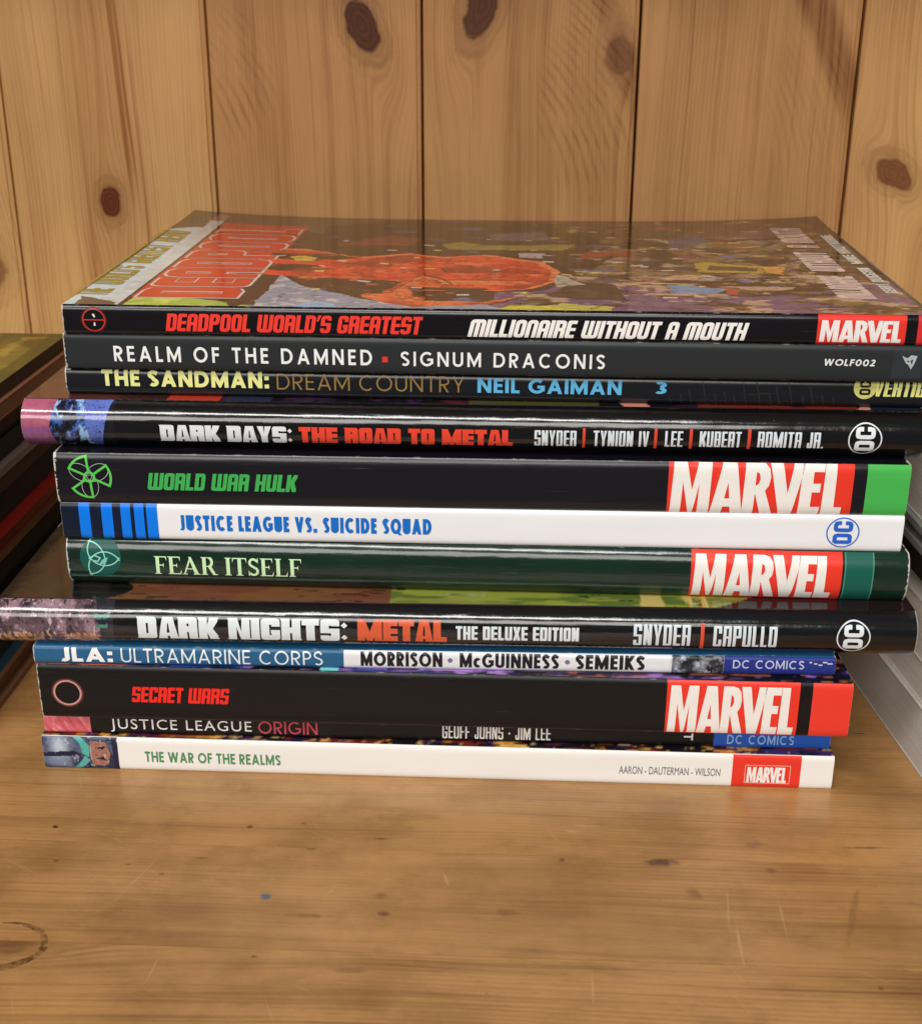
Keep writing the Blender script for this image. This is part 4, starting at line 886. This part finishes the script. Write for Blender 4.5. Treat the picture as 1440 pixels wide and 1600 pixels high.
    sh = inpoly(X, Y, pp((326, 404), (400, 388), (640, 396), (850, 410), (868, 440), (620, 470))); lay(C, sh*so(fbm(S*120, T*160, 77), .60)*.45, (170, 50, 34)); lay(C, sh*so(fbm(S*150, T*260, 78), .66)*.6, (230, 120, 80))
    # blue-grey ground strip
    lay(C, inpoly(X, Y, pp((440, 430), (470, 446), (560, 466), (640, 480), (760, 476), (800, 486), (560, 488), (390, 482)))*.95, (140, 150, 168)); lay(C, inpoly(X, Y, pp((440, 430), (470, 446), (560, 466), (640, 480), (560, 488), (390, 482)))*so(fbm(S*180, T*260, 15), .55)*.8, (196, 190, 190)); lay(C, inpoly(X, Y, pp((450, 482), (480, 470), (520, 474), (530, 486)))*.9, (140, 176, 206))
    lay(C, inpoly(X, Y, pp((510, 482), (560, 481), (600, 488), (500, 489)))*.9, (214, 178, 90)); lay(C, inpoly(X, Y, pp((770, 484), (800, 478), (900, 478), (960, 488), (780, 491)))*1.0, (206, 196, 70)); lay(C, inpoly(X, Y, pp((860, 480), (880, 474), (960, 480), (950, 488)))*.9, (190, 184, 90))
    lay(C, inpoly(X, Y, pp((900, 440), (960, 445), (980, 470), (900, 468), (850, 462)))*.9, (56, 42, 34)); lay(C, inpoly(X, Y, pp((910, 396), (985, 392), (985, 398), (905, 405)))*.9, (146, 52, 44)); lay(C, inpoly(X, Y, pp((870, 428), (915, 445), (870, 448), (865, 440)))*.9, (170, 170, 150))
    lay(C, inpoly(X, Y, pp((1085, 412), (1100, 410), (1200, 420), (1190, 428), (1090, 426)))*1.0, (170, 146, 60)); lay(C, inpoly(X, Y, pp((1105, 415), (1185, 420), (1180, 425), (1105, 423)))*.9, (60, 46, 36)); lay(C, inpoly(X, Y, pp((1195, 418), (1225, 418), (1222, 430), (1195, 427)))*.9, (206, 150, 70))
    lay(C, inpoly(X, Y, pp((1045, 446), (1090, 448), (1130, 452), (1120, 460), (1050, 458)))*.95, (104, 140, 176)); lay(C, inpoly(X, Y, pp((1130, 450), (1155, 454), (1150, 462), (1135, 460)))*.9, (190, 60, 50)); lay(C, inpoly(X, Y, pp((1040, 376), (1090, 368), (1110, 380), (1050, 392)))*.8, (74, 78, 110))
    lay(C, inpoly(X, Y, pp((690, 382), (720, 378), (760, 384), (900, 382), (880, 392), (700, 390)))*.8, (150, 140, 70)); lay(C, inpoly(X, Y, pp((760, 366), (850, 362), (860, 376), (770, 376)))*.7, (104, 106, 116)); lay(C, inpoly(X, Y, pp((810, 396), (850, 396), (845, 404), (812, 402)))*.9, (180, 168, 176))
    lay(C, (S > .108)*(S < .126)*.0, dark)
    lay(C, (S > uv(1262, 356)[0]-.012)*(T > .05)*.55, (70, 54, 44)); lay(C, (S > uv(1262, 356)[0]+.004)*.9, (66, 50, 40))
    inks(C, S*85, T*130, 302, .45, 6, .06, (S > xA0+.045)*1.0)
    inks(C, S*40, T*60, 303, .5, 5, .04, (S > xA0+.045)*1.0)
    C *= (.92+.50*fbm(S*300, T*300, 304, 3))[..., None]; C[:] = np.clip(C, 0, .85)
    # paper confetti
    rr = np.random.default_rng(17)
    for k in range(46):
        px = rr.uniform(370, 1150); py = rr.uniform(372, 484); c0 = uv(px, py); a = rr.uniform(-.5, .5); l = rr.uniform(.0008, .0024); ww = rr.uniform(.0005, .0011)
        dx = (S-c0[0])*math.cos(a)+(T-c0[1])*math.sin(a); dy = -(S-c0[0])*math.sin(a)+(T-c0[1])*math.cos(a); lay(C, ((abs(dx) < l) & (abs(dy) < ww))*.95, [(230, 196, 170), (226, 214, 120), (214, 206, 200)][k % 3])
cover_art(b, topart, 800, 500, rough=.13, wav=.025, coat=.12)
def cover_text(name, s, style, box, c, off=.00013):
    """lettering on the front cover reading away from the spine; box = (y0, y1, x_top, x_bottom)"""
    V, F = text_shape(s, style); V = fit(V, (0, 1, 0, 1))
    y0, y1, xt, xb = box; me = []
    V3 = []
    for p, q in V:
        x = xb+(xt-xb)*q; y = y0+(y1-y0)*p; V3.append((x, y, BT.t+lift(BT, x, y, BT.t)+off))
    return mesh(name, V3, [f for f in F], ink(c, .16, .03), BT.o)
xA = uv(205, 463)[0]
for s, y0, y1 in (('THE', .014, .024), ("WORLD'S", .029, .060), ('GREATEST', .064, .098), ('HERO', .103, .126)):
    cover_text('masthead_lettering', s, STY['hero'], (y0, y1, xA-.0195, xA-.008), (170, 150, 44))
cover_text('title_outline', 'DEADPOOL', dict(STY['hero'], gap=.02, t=.235, s=.22, shear=.0), (.0105, .138, xA+.001, xA+.0340), (222, 206, 196), off=.00010)
cover_text('title_lettering', 'DEADPOOL', dict(STY['hero'], gap=.055, t=.20, s=.19, shear=.0), (.0115, .137, xA+.002, xA+.0330), (214, 66, 44), off=.00016)
xi0, xi1 = uv(1264, 470)[0]-.0, uv(1300, 470)[0]
def ybox(*p): return [uv(*q)[1] for q in p]
bx = uv(1330, 445)[0]
for s, ya, yb_ in (('MILLIONAIRE', uv(1340, 468)[1], uv(1290, 432)[1]), ('WITHOUT', uv(1280, 426)[1], uv(1250, 397)[1]), ('A', uv(1240, 391)[1], uv(1240, 387)[1]), ('MOUTH', uv(1235, 384)[1], uv(1215, 362)[1])):
    cover_text('cover_title_lettering', s, STY['hero'], (ya, yb_, uv(1330, 468)[0]-.0035, uv(1368, 468)[0]+.0005), (232, 206, 198))
for s, ya, yb_ in (('GERRY', uv(1380, 459)[1], uv(1365, 445)[1]), ('DUGGAN', uv(1350, 442)[1], uv(1335, 421)[1]), ('MIKE', uv(1325, 415)[1], uv(1315, 402)[1]), ('HAWTHORNE', uv(1305, 400)[1], uv(1280, 374)[1])):
    cover_text('cover_author_lettering', s, STY['metal_small'], (ya, yb_, uv(1380, 459)[0]+.0008, uv(1398, 459)[0]+.0012), (226, 226, 214))

# ------------------------------------------------------------------ neighbouring piles
def pile(items, group, place, paper=PAPER):
    z = 0.0
    for it in items:
        t, col, lab, pap, x, y, yaw, L, D, hard = it
        cx = x; bb = make_book('side', x, y, yaw, t, L, z, D, col, lab, hard=hard, bulge=.0015 if hard else .0008, p=6, rough=.40, wear=0.0, paper=pap, edge=pap, group=group)
        z += t; yield bb
LX = -0.0415
def left(t, col, lab, pap, dx=0.0, hard=False, L=.258, y=.002, yaw=0.0):
    return (t, col, lab, pap, LX+dx-L, y, yaw, L, .168, hard)
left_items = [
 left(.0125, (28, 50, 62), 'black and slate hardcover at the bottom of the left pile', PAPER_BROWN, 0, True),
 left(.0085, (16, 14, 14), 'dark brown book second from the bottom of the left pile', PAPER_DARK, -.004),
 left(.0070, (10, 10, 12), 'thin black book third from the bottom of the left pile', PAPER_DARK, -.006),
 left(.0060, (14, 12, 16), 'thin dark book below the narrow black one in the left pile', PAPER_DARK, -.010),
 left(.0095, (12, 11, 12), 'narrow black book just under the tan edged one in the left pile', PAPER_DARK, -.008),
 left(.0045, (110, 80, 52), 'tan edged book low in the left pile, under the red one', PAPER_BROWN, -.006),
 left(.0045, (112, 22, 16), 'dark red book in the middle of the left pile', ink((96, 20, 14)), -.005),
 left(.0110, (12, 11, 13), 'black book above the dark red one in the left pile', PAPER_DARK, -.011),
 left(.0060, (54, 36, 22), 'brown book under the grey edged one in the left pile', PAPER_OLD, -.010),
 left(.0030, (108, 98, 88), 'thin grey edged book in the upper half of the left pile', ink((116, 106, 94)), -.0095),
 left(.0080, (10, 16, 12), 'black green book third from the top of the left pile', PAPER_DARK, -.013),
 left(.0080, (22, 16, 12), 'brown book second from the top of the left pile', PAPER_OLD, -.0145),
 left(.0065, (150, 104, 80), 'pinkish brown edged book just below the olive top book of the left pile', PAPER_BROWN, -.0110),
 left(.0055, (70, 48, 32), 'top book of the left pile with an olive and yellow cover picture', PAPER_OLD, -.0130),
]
for bb in pile(left_items, 'comic books piled at the left edge', None): pass
def olive_top(S, T, C):
    lay(C, np.ones_like(S), (134, 118, 52)); n = fbm(S*60, T*60, 201); lay(C, so(n, .5)*.8, (104, 88, 44)); lay(C, so(fbm(S*150, T*90, 202), .58)*.8, (176, 158, 70)); lay(C, so(fbm(S*70, T*200, 203), .62)*.7, (196, 150, 80)); lay(C, so(fbm(S*100, T*40, 204), .66)*.9, (86, 76, 72)); lay(C, (S > .124-.003*fbm(S*300, T*300, 2))*.8, (92, 84, 34))
cover_art(bb, olive_top, 260, 170, rough=.4)

def right_item(t, col, lab, pap, x, yaw, hard=False, y=-.012, L=.24):
    return (t, col, lab, pap, x, y, yaw, L, .150, hard)
right_items = [
 right_item(.0215, (200, 194, 188), 'thick book with plain grey page edges at the bottom of the right pile', PAPER_SILVER, .2745, .112),
 right_item(.0130, (226, 218, 206), 'white book resting second in the right pile', PAPER_PALE, .2755, .098),
 right_item(.0190, (186, 176, 162), 'beige book third from the bottom of the right pile', PAPER_PALE, .2752, .090),
 right_item(.0150, (58, 48, 38), 'dark brown book set back in the right pile', PAPER_OLD, .2800, .07),
 right_item(.0085, (134, 142, 130), 'grey green edged book near the top of the right pile', PAPER_GREY, .2730, .06, True),
 right_item(.0250, (206, 190, 176), 'thick beige book on top of the right pile', PAPER_PALE, .2750, .06),
]
for bb in pile(right_items, 'pale books piled at the right edge', None): pass
